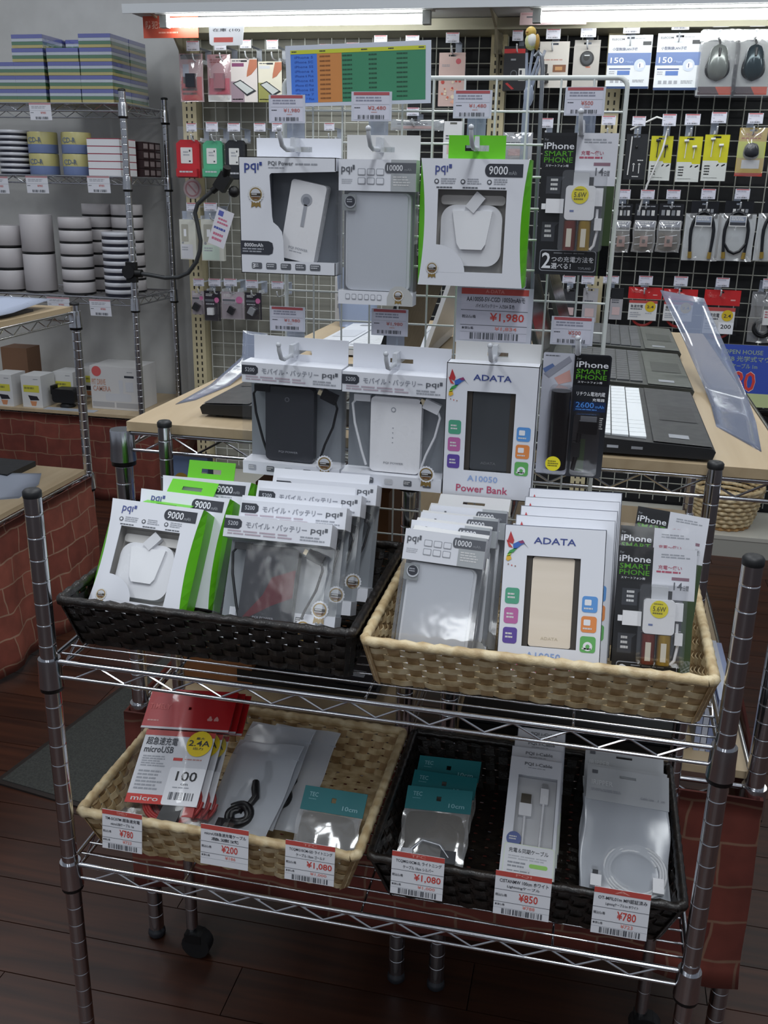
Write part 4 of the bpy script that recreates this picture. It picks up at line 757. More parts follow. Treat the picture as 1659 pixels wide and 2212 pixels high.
for i in range(10):
    v = .115+i*.088; f.t('iPhone '+('5', '5C', '5S', '6', '6 Plus', '6S', '6S Plus', 'SE', '7', '7 Plus')[i], .03, v, .17, v+.045, C('#2c55b0', .5), 2)
    f.lines(.22, v, .31, v+.055, 1, C('#8a5526', .5), 2)
    for u in (.39, .585, .79): f.lines(u, v, u+.085, v+.055, 1, C('#1f4f38', .5), 2)
b.build('chart_sheet', ch)
MB().rect(-w/2-.003, w/2+.003, -.003, h+.003, -.0012, FILM).build('laminate', ch)
b = MB(); b.box(-.004, .004, .001, .016, .010, .020, TONGUE); b.build('clip', ch)
# bird ornament on a clear forked stand
bs = thing('bird_stand', 'clear plastic forked stand rising behind the white grid', 'stand', (.464, .335, 1.05))
b = MB(); AC = TONGUE; b.tube([(.002, 0, .06), (.0, 0, .18), (-.001, 0, .25), (0, 0, .285)], [.0035, .005, .004, .003], AC, 8)
for p, q in (((0, 0, .27), (-.004, 0, .312)), ((0, 0, .275), (.003, .002, .318)), ((0, 0, .27), (.010, -.004, .308)), ((0, 0, .262), (.016, .004, .315))): b.tube([p, ((p[0]+q[0])/2-.001, q[1], (p[2]+q[2])/2), q], .0017, AC, 6)
b.ball((.001, 0, .268), .0085, AC, 8, (.7, .6, 1.5)); b.build('fork', bs); MB().box(-.008, .012, -.029, .004, .055, .066, AC).build('clip', bs)
rd = thing('hook_rod', 'thin grey metal rod with hooked top beside the bird stand', 'rod', (.482, .335, .90))
MB().tube([(.006, 0, 0), (.002, 0, .2), (-.003, 0, .445), (-.005, 0, .458), (-.009, 0, .463), (-.013, 0, .458)], .0024, C('#8a8e94', .3, .6), 8).build('rod', rd)
bd = thing('bird_figure', 'small yellow and white bird ornament perched on the clear stand', 'ornament', (.464, .335, 1.369))
b = MB(); b.ball((0, 0, .006), .0105, C('#d9dba0', .5), 12, (.85, .9, 1.15)); b.ball((.001, -.004, .007), .0085, C('#e9e9e2', .5), 10, (.8, .8, 1.1)); b.ball((0, 0, .0015), .0088, C('#c9cc58', .5), 10, (.9, .9, .8)); b.build('body', bd)
b = MB(); b.ball((-.001, -.001, .0175), .0078, C('#d6b458', .5), 12); b.ball((.001, -.0065, .0185), .0014, BLACK, 6); b.ball((-.005, -.0055, .019), .0014, BLACK, 6); b.tube([(-.004, -.006, .0175), (-.008, -.010, .017)], [.0018, .0003], C('#a8702a', .5), 6); b.build('head', bd)
MB().ball((.0085, .001, .005), .0085, C('#b98f3a', .5), 10, (.45, .8, 1.3)).build('wing', bd)
bd.scale = (.78, .78, .78)
# ---------------------------------------------------------------- laptop table
TT = .8985
def laptop(label, y0, y1, xr, depth, keycol, bodycol, palm, ports=True, z=TT, face=1, screen=True, group='laptops on the table'):
    """laptop with its user side at xr; face 1 looks to +x, -1 to -x"""
    R = thing('laptop', label, 'laptop', (xr, (y0+y1)/2, z), (0, 0, 0 if face > 0 else pi)); W = y1-y0; D = depth; hh = W/2
    b = MB(); b.prism([(-D, .004), (-D, .026), (-D*.62, .024), (-.004, .018), (0, .014), (-.003, .004)], -hh, hh, bodycol)
    for y in (-hh+.01, hh-.02):
        for x in (-D+.02, -.03): b.box(x, x+.01, y, y+.01, 0, .005, BLACK)
    if ports:
        for x in (-.095, -.125): b.box(x-.007, x+.007, -hh-.0004, -hh+.002, .011, .0145, SILV)
        b.box(-.2, -.16, -hh-.0004, -hh+.002, .009, .016, BLACK)
    b.build('base', R)
    def top(x): return .0245+(-x-D*.62)/(D*.38)*.0018 if x < -D*.62 else .018+(.006)*(-x)/(D*.62)
    b = MB(); b.add([(-D*.30, -hh+.004, top(-D*.30)+.0014), (-.004, -hh+.004, top(-.004)+.0014), (-.004, hh-.004, top(-.004)+.0014), (-D*.30, hh-.004, top(-D*.30)+.0014)], [(0, 1, 2, 3)], palm)
    b.add([(-.062, -.05, top(-.062)+.0019), (-.012, -.05, top(-.012)+.0019), (-.012, .05, top(-.012)+.0019), (-.062, .05, top(-.062)+.0019)], [(0, 1, 2, 3)], bodycol)
    b.add([(-.055, -hh+.03, top(-.055)+.0019), (-.030, -hh+.03, top(-.03)+.0019), (-.030, -hh+.05, top(-.03)+.0019), (-.055, -hh+.05, top(-.055)+.0019)], [(0, 1, 2, 3)], GREY); b.build('palm_rest', R)
    b = MB(); rows = 6; kx0, kx1 = -D+.035, -D*.33; pit = (kx1-kx0)/rows
    for r in range(rows):
        n = 14; p = (W-.034)/n
        for k in range(n):
            if r == rows-1 and 4 <= k <= 8:
                if k != 4: continue
                ya, yb = -hh+.017+k*p, -hh+.017+9*p
            else: ya = -hh+.017+k*p; yb = ya+p
            xa = kx0+r*pit; zt = top(xa+pit/2); b.box(xa+.0008, xa+pit-.0008, ya+.0008, yb-.0008, zt-.001, zt+.0022, keycol)
    b.build('keyboard', R)
    if screen:
        M_ = Matrix.Translation((-D+.004, 0, .026)) @ Matrix.Rotation(radians(-18), 4, 'Y'); b = MB(); b.box(-.006, .002, -hh, hh, 0, D*.92, bodycol, M_); b.box(.002, .0024, -hh+.012, hh-.012, .018, D*.92-.012, C('#0a0b0e', .12), M_); b.build('screen', R)
    return R
LB = C('#26282b', .35, .3); LG = C('#3b3e3b', .5, .2)
laptop('black laptop with white keys nearest on the right half of the table', .352, .712, .722, .252, C('#e3e7ea', .4), C('#1c1d20', .5), C('#1f2124', .48))
laptop('grey laptop with dark keys in the middle of the right half of the table', .742, 1.098, .728, .245, C('#45474a', .45), LG, C('#4b4f4a', .45, .2), z=TT)
laptop('grey laptop with dark keys farthest back on the right half of the table', 1.128, 1.47, .734, .235, C('#4a4c50', .45), LG, C('#50534f', .45, .2))
laptop('black laptop on the left half of the table behind the hanging black power bank', .40, .76, .020, .24, C('#1d1e21', .4), C('#17181a', .4), C('#202226', .4), face=-1)
laptop('silver laptop on the left half of the table farther back', .96, 1.30, .015, .235, C('#d5d7da', .4), C('#c9ccd2', .35), C('#d6d9de', .35), face=-1, ports=False)
def sheet(name, label, rows, mat, cat='sheet', th=.0012, printmat=None, back=None):
    """thin bent sheet through rows of 3D points, given real thickness"""
    n = len(rows[0]); vs = []; fs = []; Rr = []
    for i in range(len(rows)-1):
        for t in range(6):
            k = t/6; Rr.append([Vector(a).lerp(Vector(c), k) for a, c in zip(rows[i], rows[i+1])])
    Rr.append([Vector(a) for a in rows[-1]]); out = []
    for r in Rr: out.append([r[j].lerp(r[j+1], t/4) for j in range(n-1) for t in range(4)]+[r[-1]])
    m_ = len(out[0]); nr = []
    for i in range(len(out)):
        for j in range(m_):
            a = out[min(i+1, len(out)-1)][j]-out[max(i-1, 0)][j]; c = out[i][min(j+1, m_-1)]-out[i][max(j-1, 0)]; nr.append(a.cross(c).normalized())
    for s_ in (0, 1):
        for i in range(len(out)):
            for j in range(m_): vs.append(out[i][j]+nr[i*m_+j]*th*s_)
    N = len(out)*m_
    for i in range(len(out)-1):
        for j in range(m_-1):
            q = (i*m_+j, i*m_+j+1, (i+1)*m_+j+1, (i+1)*m_+j); fs += [q, tuple(N+k for k in q[::-1])]
    for i in range(len(out)-1):
        for j in (0, m_-1): fs.append((i*m_+j, (i+1)*m_+j, N+(i+1)*m_+j, N+i*m_+j))
    for j in range(m_-1):
        for i in (0, len(out)-1): fs.append((i*m_+j, i*m_+j+1, N+i*m_+j+1, N+i*m_+j))
    b = MB().add(vs, fs, mat, True)
    return tag(b.build(name), label, cat)
t0 = TT+.0012
sheet('spec_sheet', 'curled bluish laminated sheet leaning beside the right laptops', [[(.745, .560, t0), (.788, .428, t0)], [(.751, .70, t0+.002), (.805, .60, t0)], [(.748, .80, t0+.012), (.812, .745, t0+.006)], [(.722, .94, .962), (.795, .91, .950)], [(.676, 1.06, 1.042), (.757, 1.06, 1.030)]], LAMI)
sheet('spec_sheet', 'white laminated sheet curling up at the left edge of the table', [[(-.046, .462, t0), (-.030, .50, t0)], [(-.046, .60, t0+.004), (-.020, .62, t0+.001)], [(-.058, .78, .920), (-.03, .80, .912)], [(-.085, .86, .955), (-.05, .90, .945)]], LAMI)
sheet('spec_sheet', 'blue photo sheet standing above the left laptops behind the wire grid', [[(-.03, 1.36, t0), (.06, 1.34, t0)], [(-.04, 1.38, .96), (.06, 1.36, .96)], [(-.06, 1.44, 1.03), (.05, 1.42, 1.035)]], C('#8793ab', .3))
# small goods standing on the far end of the table
def carton(label, x, y, z, w, d, h, col, rz=0, marks=(), cat='box', name='carton', group=None):
    R = thing(name, label, cat, (x, y, z), (0, 0, radians(rz)), group); b = MB().box(-w/2, w/2, -d/2, d/2, 0, h, col); f = Face(b, -w/2, w/2, 0, h, -d/2-.0002)
    for mk in marks: mk(f)
    b.build('carton', R); return R
carton('white small carton with grey print standing at the far left of the table', -.045, 1.50, TT, .06, .05, .11, OFFW, 4, [lambda f: f.lines(.1, .3, .9, .8, 3, LINE)])
# goods on the low shelf behind
LZ = .4622
laptop('dark laptop seen through the upper shelf wires at left', .42, .75, .285, .23, C('#2b2e33', .4), C('#1b1d21', .35), C('#24282e', .3), ports=False, z=LZ, screen=False)
kb = thing('keyboard', 'white keyboard lying on a dark closed laptop behind the right baskets', 'keyboard', (.617, .452, LZ+.031), (radians(-66), 0, 0)); b = MB().box(-.075, .075, -.005, .005, 0, .13, C('#c9ccd0', .4)); b.build('body', kb); b = MB()
for i in range(6):
    for j in range(5): b.box(-.072+i*.0242, -.0492+i*.0242, -.0085, -.005, .006+j*.0242, .0285+j*.0242, C('#d9dbde', .4))
b.build('keys', kb)
for i in range(6): tag(MB().box(.752+.0085*i, .7595+.0085*i, .40, .60, LZ, LZ+.085-.003*(i % 3), C(('#a9b4d2', '#c9cedb', '#8d9ac0', '#b9c2d6', '#d0d4de', '#9aa7cc')[i], .4)).build('brochure'), 'pale blue brochure, '+('first', 'second', 'third', 'fourth', 'fifth', 'sixth')[i]+' from left in the upright row on the low shelf', 'brochure', 'brochures on the low shelf')
tag(MB().box(.135, .19, .50, .58, LZ, LZ+.004, OFFW).build('paper_sheet'), 'small white paper under the dark upper basket on the low shelf', 'paper')
carton('brown carton with a cartoon free blue label behind the left table rack post', .02, .46, LZ, .12, .08, .20, C('#8a5a34', .6), 0)
carton('pale blue printed pack hanging over the left end under the table', -.005, .40, .735, .075, .02, .105, C('#8ea3d0', .4), 0, [lambda f: f.o(.45, .35, .16, C('#d0a844', .5)), lambda f: f.r(.72, .2, .98, .4, OFFW), lambda f: f.lines(.1, .6, .9, .9, 3, C('#4a62b0', .5))])
carton('brown wooden crate side seen under the tabletop behind the green boxes', .16, .62, LZ, .22, .16, .30, C('#7a5230', .6), 0)
# ---------------------------------------------------------------- demo rack and disc rack goods
tag(MB().box(-1.03, -.90, 1.28, 1.46, .8840, .8900, C('#30333a', .4)).build('tablet'), 'dark tablet under the photo sheet on the demo rack', 'tablet')
sheet('spec_sheet', 'blue and white photo sheet curling on top of the demo rack', [[(-1.10, 1.22, .8912), (-.885, 1.16, .893)], [(-1.08, 1.38, .8985), (-.875, 1.33, .898)], [(-1.05, 1.53, .912), (-.90, 1.55, .908)]], C('#b6c0d6', .3))
b = MB().box(-1.25, -1.02, 1.44, 1.585, .412, .428, C('#1c1e22', .35)); b.box(-1.19, -1.09, 1.438, 1.44, .416, .424, C('#7a4b45', .4)); tag(b.build('tablet'), 'black tablet box on the lower board of the demo rack', 'tablet')
sheet('spec_sheet', 'grey blue print sheet on the lower board of the demo rack', [[(-1.10, 1.18, .4128), (-.895, 1.30, .413)], [(-1.11, 1.33, .4180), (-.91, 1.42, .415)], [(-1.10, 1.425, .430), (-.95, 1.50, .420)]], C('#a4acbd', .35))
SH = (1.4805, 1.234, .8005)
PK = [C(h, .35) for h in ('#5a62b0', '#c3cbd6', '#3f7a52', '#c0b46a')]
def discpack(label, x, y, z, rz=0):
    R = thing('disc_pack', label, 'disc pack', (x, y, z), (0, 0, radians(rz)), 'striped disc packs on the top shelf'); w, d, h = .122, .135, .044; b = MB(); zs = (0, .010, .021, .031, h); cols = (PK[3], PK[2], PK[1], PK[0])
    for i in range(4): b.box(-w/2, w/2, -d/2, d/2, zs[i], zs[i+1]-.0006, cols[i])
    b.build('cases', R); q = MB(); q.box(-w/2-.0006, w/2+.0006, -d/2-.0006, d/2+.0006, -.0002, h, WRAP); q.build('shrink_wrap', R); return R
proto = None; NTH = ('lowest', 'second lowest', 'third', 'fourth', 'fifth', 'topmost')
cols_ = [(-1.615, 0, 3, 'leftmost stack'), (-1.4955, 0, 5, 'second stack from left'), (-1.3605, 0, 4, 'low middle stack'), (-1.2335, 0, 5, 'right front stack'), (-1.4955, 1, 5, 'back stack behind the second one'), (-1.3605, 1, 5, 'back stack behind the low middle one'), (-1.2335, 1, 5, 'right back stack')]
for x, dy, n, nm in cols_:
    for k in range(n):
        l = 'striped disc pack, '+NTH[k]+' of the '+nm; p = (x+random.uniform(-.002, .002), 2.592+.139*dy, SH[0]+.0445*k)
        if proto is None: proto = discpack(l, *p)
        else: dup(proto, p, (0, 0, radians(random.uniform(-1.2, 1.2))), l)
def spindle(label, x, y, z, r, h, kind):
    R = thing('disc_spindle', label, 'disc spindle', (x, y, z), group='disc spindles on the disc rack'); b = MB()
    if kind == 'cdr':
        b.lathe([(r*.98, 0), (r, .003), (r, h*.42)], C('#6f7fa8', .35), 24); b.lathe([(r, h*.42), (r, h*.94), (r*.97, h)], C('#b5ae76', .35), 24); b.text('CD-R', -.026, h*.5, .052, .018, -r-.0003, C('#5a6a86', .5))
    elif kind == 'white': b.lathe([(r*.97, .0072), (r, .0085), (r, h-.003), (r*.98, h)], C('#c6c2c4', .4), 28); b.lathe([(r*.992, 0), (r*.992, .0075)], BLACK, 28);
    else: b.lathe([(r*.98, h*.40), (r, h*.44), (r, h*.95), (r*.97, h)], C('#c4c5cc', .35), 28); b.lathe([(r*.985, 0), (r*.985, h*.41)], C('#1b1c2a', .3), 28)
    b.build('discs', R); return R
for i, (x, nm) in enumerate(((-1.513, 'left'), (-1.375, 'right'))):
    for k in range(2): spindle(('lower ', 'upper ')[k]+nm+' yellow and blue spindle reading CD-R', x, 2.60, SH[1]+.0755*k, .054, .074, 'cdr')
for k in range(8): spindle(('lowest', 'second', 'third', 'fourth', 'fifth', 'sixth', 'seventh', 'topmost')[k]+' dark and silver thin spindle in the stack at the left picture edge', -1.632, 2.60, SH[1]+.0195*k, .058, .0185, 'thin')
for k in range(5):
    R = thing('slim_case', NTH[k if k < 4 else 5]+' white disc box with red side in the stack beside the rack post', 'disc box', (-1.2345, 2.60, SH[1]+.0258*k), group='white disc boxes'); b = MB().box(-.064, .064, -.064, .064, 0, .0225, C('#d9dade', .35)); b.box(-.064, .064, -.0635, .0635, .0226, .0252, C('#9a2f44', .4)); b.build('case', R)
for c_ in range(3):
    for k in range(4):
        R = thing('disc_case', ('front', 'middle', 'back')[c_]+' dark disc case stack at the right end, '+NTH[k if k < 3 else 5]+' case', 'disc case', (-1.198, 2.70+.052*c_, SH[1]+.0315*k), group='dark disc cases'); b = MB().box(-.05, .05, -.024, .024, 0, .030, C('#2b1518', .35)); b.box(.0502, .0506, -.018, .018, .006, .024, C('#8c7f80', .35)); b.build('case', R)
for k in range(2): spindle(('lower', 'upper')[k]+' tall white spindle drum on the third shelf', -1.572, 2.60, SH[2]+.146*k, .061, .144, 'white')
for k in range(3): spindle(('lowest', 'middle', 'topmost')[k]+' white spindle at the left picture edge on the third shelf', -1.702, 2.60, SH[2]+.083*k, .061, .080, 'white')
for k in range(6): spindle(NTH[k]+' short white spindle in the stack right of the tall drums', -1.4035, 2.59, SH[2]+.0475*k, .061, .0465, 'white')
for k in range(7): spindle(('lowest', 'second', 'third', 'fourth', 'fifth', 'sixth', 'topmost')[k]+' short white spindle of the back left stack on the third shelf', -1.385, 2.74, SH[2]+.0475*k, .061, .0465, 'white')
for k in range(7): spindle(('lowest', 'second', 'third', 'fourth', 'fifth', 'sixth', 'topmost')[k]+' short white spindle of the back right stack on the third shelf', -1.262, 2.74, SH[2]+.0475*k, .061, .0465, 'white')
for k in range(9): spindle(('lowest', 'second', 'third', 'fourth', 'fifth', 'sixth', 'seventh', 'eighth', 'topmost')[k]+' thin silver spindle in the stack beside the rack post', -1.2265, 2.59, SH[2]+.0262*k, .062, .0255, 'thin')
for i, (x0, x1, z0, z1, l) in enumerate(((-1.498, -1.412, 1.420, 1.477, 'small price tag on the top shelf edge under the striped packs'), (-1.539, -1.450, 1.169, 1.229, 'small price tag under the left CD-R spindles'), (-1.291, -1.202, 1.175, 1.233, 'small price tag under the white disc boxes'), (-1.320, -1.233, .730, .792, 'small price tag under the thin silver spindles'), (-1.498, -1.404, .745, .793, 'small price tag under the short white spindles'), (-1.70, -1.613, 1.165, 1.225, 'small price tag at the left picture edge of the disc rack'))):
    R = thing('price_tag', l, 'price tag', ((x0+x1)/2, 2.508, z0), (radians(4), 0, 0)); w = x1-x0; h = z1-z0; b = MB().box(-w/2, w/2, 0, .001, 0, h, C('#d9dae2', .3)); f = Face(b, -w/2, w/2, 0, h, 0); f.r(0, 0, 1, .1, C('#b98a90', .4)); f.lines(.1, .18, .9, .36, 2, LINE); f.r(0, .44, 1, .455, LINE); f.lines(.04, .55, .22, .62, 1, MID); f.t('\u00a5980', .5, .5, .75, .64, C('#c06a66', .5)); f.bars(.25, .8, .85, .95, MID, 24); b.build('card', R)
# goods at the foot of the disc rack
R = carton('white camera box with red circle and orange print under the disc rack', -1.282, 2.66, .3505, .205, .16, .172, C('#c9c8c8', .45), 0, [lambda f: f.o(.14, .12, .10, C('#c85a5a', .5)), lambda f: f.t('PIT DRIVE', .03, .30, .32, .43, C('#c08a72', .5)), lambda f: f.t('CAMERA', .05, .46, .42, .58, C('#b88a7a', .5)), lambda f: f.r(.72, .19, .92, .24, INK), lambda f: f.lines(.78, .1, .92, .13, 1, GREY), lambda f: f.rr(.30, .62, .85, .80, .01, PALE), lambda f: f.r(.60, .30, .68, .62, PALE), lambda f: f.r(.74, .34, .90, .56, PALE), lambda f: f.r(.02, .83, .48, .95, C('#a5a5a8', .5)), lambda f: f.r(.52, .83, .98, .95, C('#a5a5a8', .5))])
def goggle(label, x, y, z):
    return carton(label, x, y, z, .088, .10, .128, OFFW, 0, [lambda f: f.r(.1, .30, .88, .52, C('#cfc94a', .5)), lambda f: f.lines(.14, .36, .8, .48, 1, C('#8a8740', .5), 2), lambda f: f.p([(.3, .62), (.75, .64), (.85, .76), (.4, .78)], C('#2b2a30', .4)), lambda f: f.p([(.38, .8), (.72, .8), (.66, .95), (.45, .95)], C('#c98a64', .5)), lambda f: f.lines(.62, .1, .9, .14, 1, GREY)], group='white gadget boxes')
goggle('white gadget box with yellow band at the left picture edge under the disc rack', -1.735, 2.56, .3505); goggle('white gadget box with yellow band left of the black gadget', -1.612, 2.57, .3505); goggle('white gadget box in the back row behind the yellow banded one', -1.535, 2.68, .3505); goggle('rearmost white gadget box beside the black gadget', -1.505, 2.82, .3505)
carton('brown carton at the left edge under the disc rack', -1.80, 2.76, .3505, .12, .1, .20, C('#7a5a44', .6))
R = thing('headset', 'black gadget with strap on the board left of the white camera box', 'headset', (-1.49, 2.575, .3505)); b = MB().prism(rr(-.05, .05, .02, .075, .015), -.03, .03, C('#121214', .45), True); b.box(-.06, -.05, -.02, .02, .05, .085, BLACK); b.build('body', R); MB().tube([(-.05, .03, .05), (-.03, .08, .05), (.03, .08, .05), (.05, .03, .05)], .008, BLACK, 8).build('strap', R); MB().lathe([(.03, 0), (.032, .004), (.02, .02)], BLACK, 14).build('foot', R)
tag(MB().box(-1.56, -1.34, 2.505, 2.545, .3502, .3512, C('#aab0ba', .4)).build('paper_sheet'), 'printed sheet lying at the front edge of the board under the disc rack', 'paper')
# camera on a gooseneck clamped to the disc rack post
cp = [(-1.105, 2.495, .895), (-1.06, 2.49, .892), (-.997, 2.488, .884), (-.945, 2.488, .888), (-.905, 2.488, .905), (-.872, 2.488, .945), (-.856, 2.488, .985), (-.852, 2.488, 1.02), (-.860, 2.488, 1.07), (-.869, 2.488, 1.115), (-.858, 2.488, 1.145), (-.828, 2.488, 1.170), (-.79, 2.488, 1.198)]
ga = thing('gooseneck_camera', 'black camera on a bent gooseneck clamped to the disc rack post', 'camera', (0, 0, 0)); MB().tube(cp, .0075, C('#3f4143', .4, .3), 10).build('gooseneck', ga)
b = MB().box(-1.152, -1.112, 2.486, 2.504, .862, .935, BLACK); b.tube([(-1.118, 2.495, .895), (-1.092, 2.495, .895)], .015, BLACK, 12); b.tube([(-1.14, 2.4855, .90), (-1.14, 2.478, .90)], .024, C('#18181a', .4), 16); b.build('clamp', ga)
b = MB(); b.box(-.022, .022, -.016, .016, -.03, .03, BLACK, Matrix.Translation((-.758, 2.488, 1.222)) @ Matrix.Rotation(radians(35), 4, 'Y')); b.tube([(-.75, 2.488, 1.235), (-.735, 2.47, 1.27)], .014, BLACK, 10); b.ball((-.72, 2.49, 1.19), .02, BLACK, 10); b.tube([(-.80, 2.488, 1.19), (-.772, 2.488, 1.21)], .012, BLACK, 10); b.build('head', ga)
R = thing('paper_tag', 'handwritten white paper tag hanging from the gooseneck camera', 'tag', (-.768, 2.484, 1.075), (0, radians(20), 0)); b = MB().box(-.032, .032, 0, .001, -.075, .055, C('#d8d6de', .5)); f = Face(b, -.032, .032, -.075, .055, 0); f.r(.12, .06, .42, .2, C('#5a62b0', .5)); f.lines(.2, .25, .9, .45, 2, C('#c46a86', .5)); f.lines(.1, .5, .9, .62, 1, C('#4a55a0', .5)); f.lines(.15, .66, .9, .92, 2, C('#c46a86', .5)); b.build('card', R); MB().tube([(0, 0, .052), (.004, .0, .09), (-.012, 0, .12)], .001, GREY, 5).build('string', R)
# ---------------------------------------------------------------- gondola with wire mesh wall
YW = 2.78
go = thing('gondola_display', 'long beige steel gondola wall with wire mesh full of hanging goods', 'display', (0, 0, 0))
MB().box(-.985, -.175, 2.815, 2.84, .03, 1.75, C('#8d8c83', .7)).build('pale_back_panel', go)
MB().box(-.172, 2.2, 2.815, 2.84, .03, 1.80, C('#16171b', .7)).build('dark_back_panel', go)
def slotted(x, z0, z1):
    b = MB().box(x-.0275, x+.0275, 2.745, 2.80, z0, z1, CREAM); z = z0+.02
    while z < z1-.03:
        for s_ in (-.010, .010): b.box(x+s_-.003, x+s_+.003, 2.7446, 2.75, z, z+.014, C('#2a2620', .6))
        z += .025
    return b.build('slotted_upright', go)
for x in (-.985, .157, .548): slotted(x, .0, 1.74)
for x0, x1, m_ in ((-.945, -.19, C('#c4c5bf', .4)), (-.165, 2.15, C('#a6a79f', .35))):
    b = MB(); x = x0
    while x <= x1: b.tube([(x, YW, .10), (x, YW, 1.72)], .0021, m_, 5, cap=False); x += .05
    z = .12
    while z <= 1.72: b.tube([(x0, YW+.003, z), (x1, YW+.003, z)], .0021, m_, 5, cap=False); z += .0487
    tag(b.build('wire_mesh', go), kind='stuff')
MB().box(-.95, 2.2, 2.49, 2.80, .064, .078, C('#b9b7ae', .5)).build('base_deck', go); MB().box(-.95, 2.2, 2.492, 2.503, 0, .064, C('#a5a49c', .5)).build('kick_plate', go)
cn = thing('light_canopy', 'white canopy board with fluorescent tubes above the gondola', 'light', (0, 0, 0))
b = MB().box(-1.055, 2.2, 2.395, 2.84, 1.752, 1.764, C('#aeb0b2', .5)); b.box(-1.055, 2.2, 2.390, 2.396, 1.742, 1.770, C('#c2c6ca', .45)); b.build('canopy_board', cn)
MB().box(-.955, 2.15, 2.63, 2.80, 1.715, 1.75, C('#a8a48f', .5)).build('light_trim', cn)
for x in (-.985, .157):
    MB().prism([(-.012+x, 1.75), (x+.012, 1.75), (x+.012, 1.65), (x-.012, 1.65)], 2.70, 2.745, C('#8f8874', .5)).build('bracket_foot', cn)
    b = MB(); b.add([(x+s_, y, z) for s_ in (-.004, .004) for y, z in ((2.745, 1.56), (2.745, 1.75), (2.46, 1.75), (2.62, 1.72), (2.70, 1.65))], [(0, 1, 2, 3, 4), (9, 8, 7, 6, 5), (0, 4, 9, 5), (4, 3, 8, 9), (3, 2, 7, 8), (0, 5, 6, 1), (1, 6, 7, 2)], C('#8f8874', .5)); b.build('bracket', cn)
TUBE = emit('fluorescent_tube', (.97, 1, .98, 1), 16)
for x0, x1 in ((-.90, -.075), (.335, 1.16), (1.30, 2.1)):
    f_ = MB().box(x0-.055, x1+.055, 2.425, 2.475, 1.744, 1.752, C('#c9cbc9', .5)); f_.box(x0-.045, x0-.02, 2.435, 2.465, 1.705, 1.746, C('#9a9c9a', .5)); f_.box(x1+.02, x1+.045, 2.435, 2.465, 1.705, 1.746, C('#9a9c9a', .5)); f_ = f_.build('lamp_holder', cn)
    MB().tube([(x0-.02, 2.45, 1.721), (x1+.02, 2.45, 1.721)], .0145, TUBE, 16).build('tube', f_)
R = thing('ceiling_sign', 'red sign with white characters hanging at the left end of the canopy', 'sign', (-.935, 2.50, 1.682)); b = MB().box(-.10, .10, 0, .002, 0, .068, C('#c4523c', .4)); f = Face(b, -.10, .10, 0, .068, 0); f.t('\u9632\u72af\u30ab\u30e1\u30e9\u9332\u753b\u4e2d', .05, .22, .97, .58, C('#e6b9a8', .5)); f.lines(.28, .72, .75, .86, 1, C('#dda090', .5)); b.build('board', R)
R = thing('price_tag', 'large white price tag hanging in the tube light under the canopy', 'price tag', (-.71, 2.43, 1.648), (radians(-8), 0, 0)); b = MB().prism([(-.058, .006), (-.05, 0), (.05, 0), (.058, .006), (.062, .066), (-.062, .066)], 0, .0012, WHITE); f = Face(b, -.06, .06, 0, .066, 0); f.t('\u5728\u5eab (10)', .1, .2, .9, .38, MID); f.r(.14, .62, .7, .85, C('#c4524a', .4)); b.build('card', R)
R = thing('round_sticker', 'round pale sticker with a slashed sign on the beige upright', 'sticker', (-.985, 2.7435, 1.195)); b = MB().tube([(0, .0010, 0), (0, 0, 0)], .037, C('#b3a3a6', .5), 24); f = Face(b, -.037, .037, -.037, .037, -.0001); f.o(.5, .5, .40, C('#a87a80', .5)); f.o(.5, .5, .32, C('#b9aaad', .5), 2); f.p([(.26, .30), (.32, .24), (.74, .68), (.68, .74)], C('#a87a80', .5), 3); b.build('disc', R)
R = thing('hanging_sign', 'pale pink camera sign hanging under the canopy behind the bird', 'sign', (.345, 2.56, 1.716)); b = MB().box(-.105, .105, 0, .0015, 0, .036, C('#b9a2a4', .4)); f = Face(b, -.105, .105, 0, .036, 0); f.r(.02, .05, .98, .2, C('#a8868a', .5)); f.lines(.1, .3, .9, .55, 1, MID); f.lines(.3, .66, .92, .9, 1, MID); b.build('board', R)
for y0, y1, l in ((.372, .615, 'dark closed laptop under the white keyboard on the low shelf'), (.66, .90, 'dark closed laptop farther back on the low shelf at right')):
    R = thing('laptop', l, 'laptop', (.578, (y0+y1)/2, LZ)); h = (y1-y0)/2; b = MB().box(-.160, .155, -h, h, .002, .014, C('#15171a', .5)); b.box(-.15, -.13, -h+.01, -h+.03, 0, .002, BLACK); b.box(.12, .14, h-.03, h-.01, 0, .002, BLACK); b.build('base', R); MB().box(-.158, .153, -h+.002, h-.001, .0155, .030, C('#1b1e22', .45)).build('lid', R)
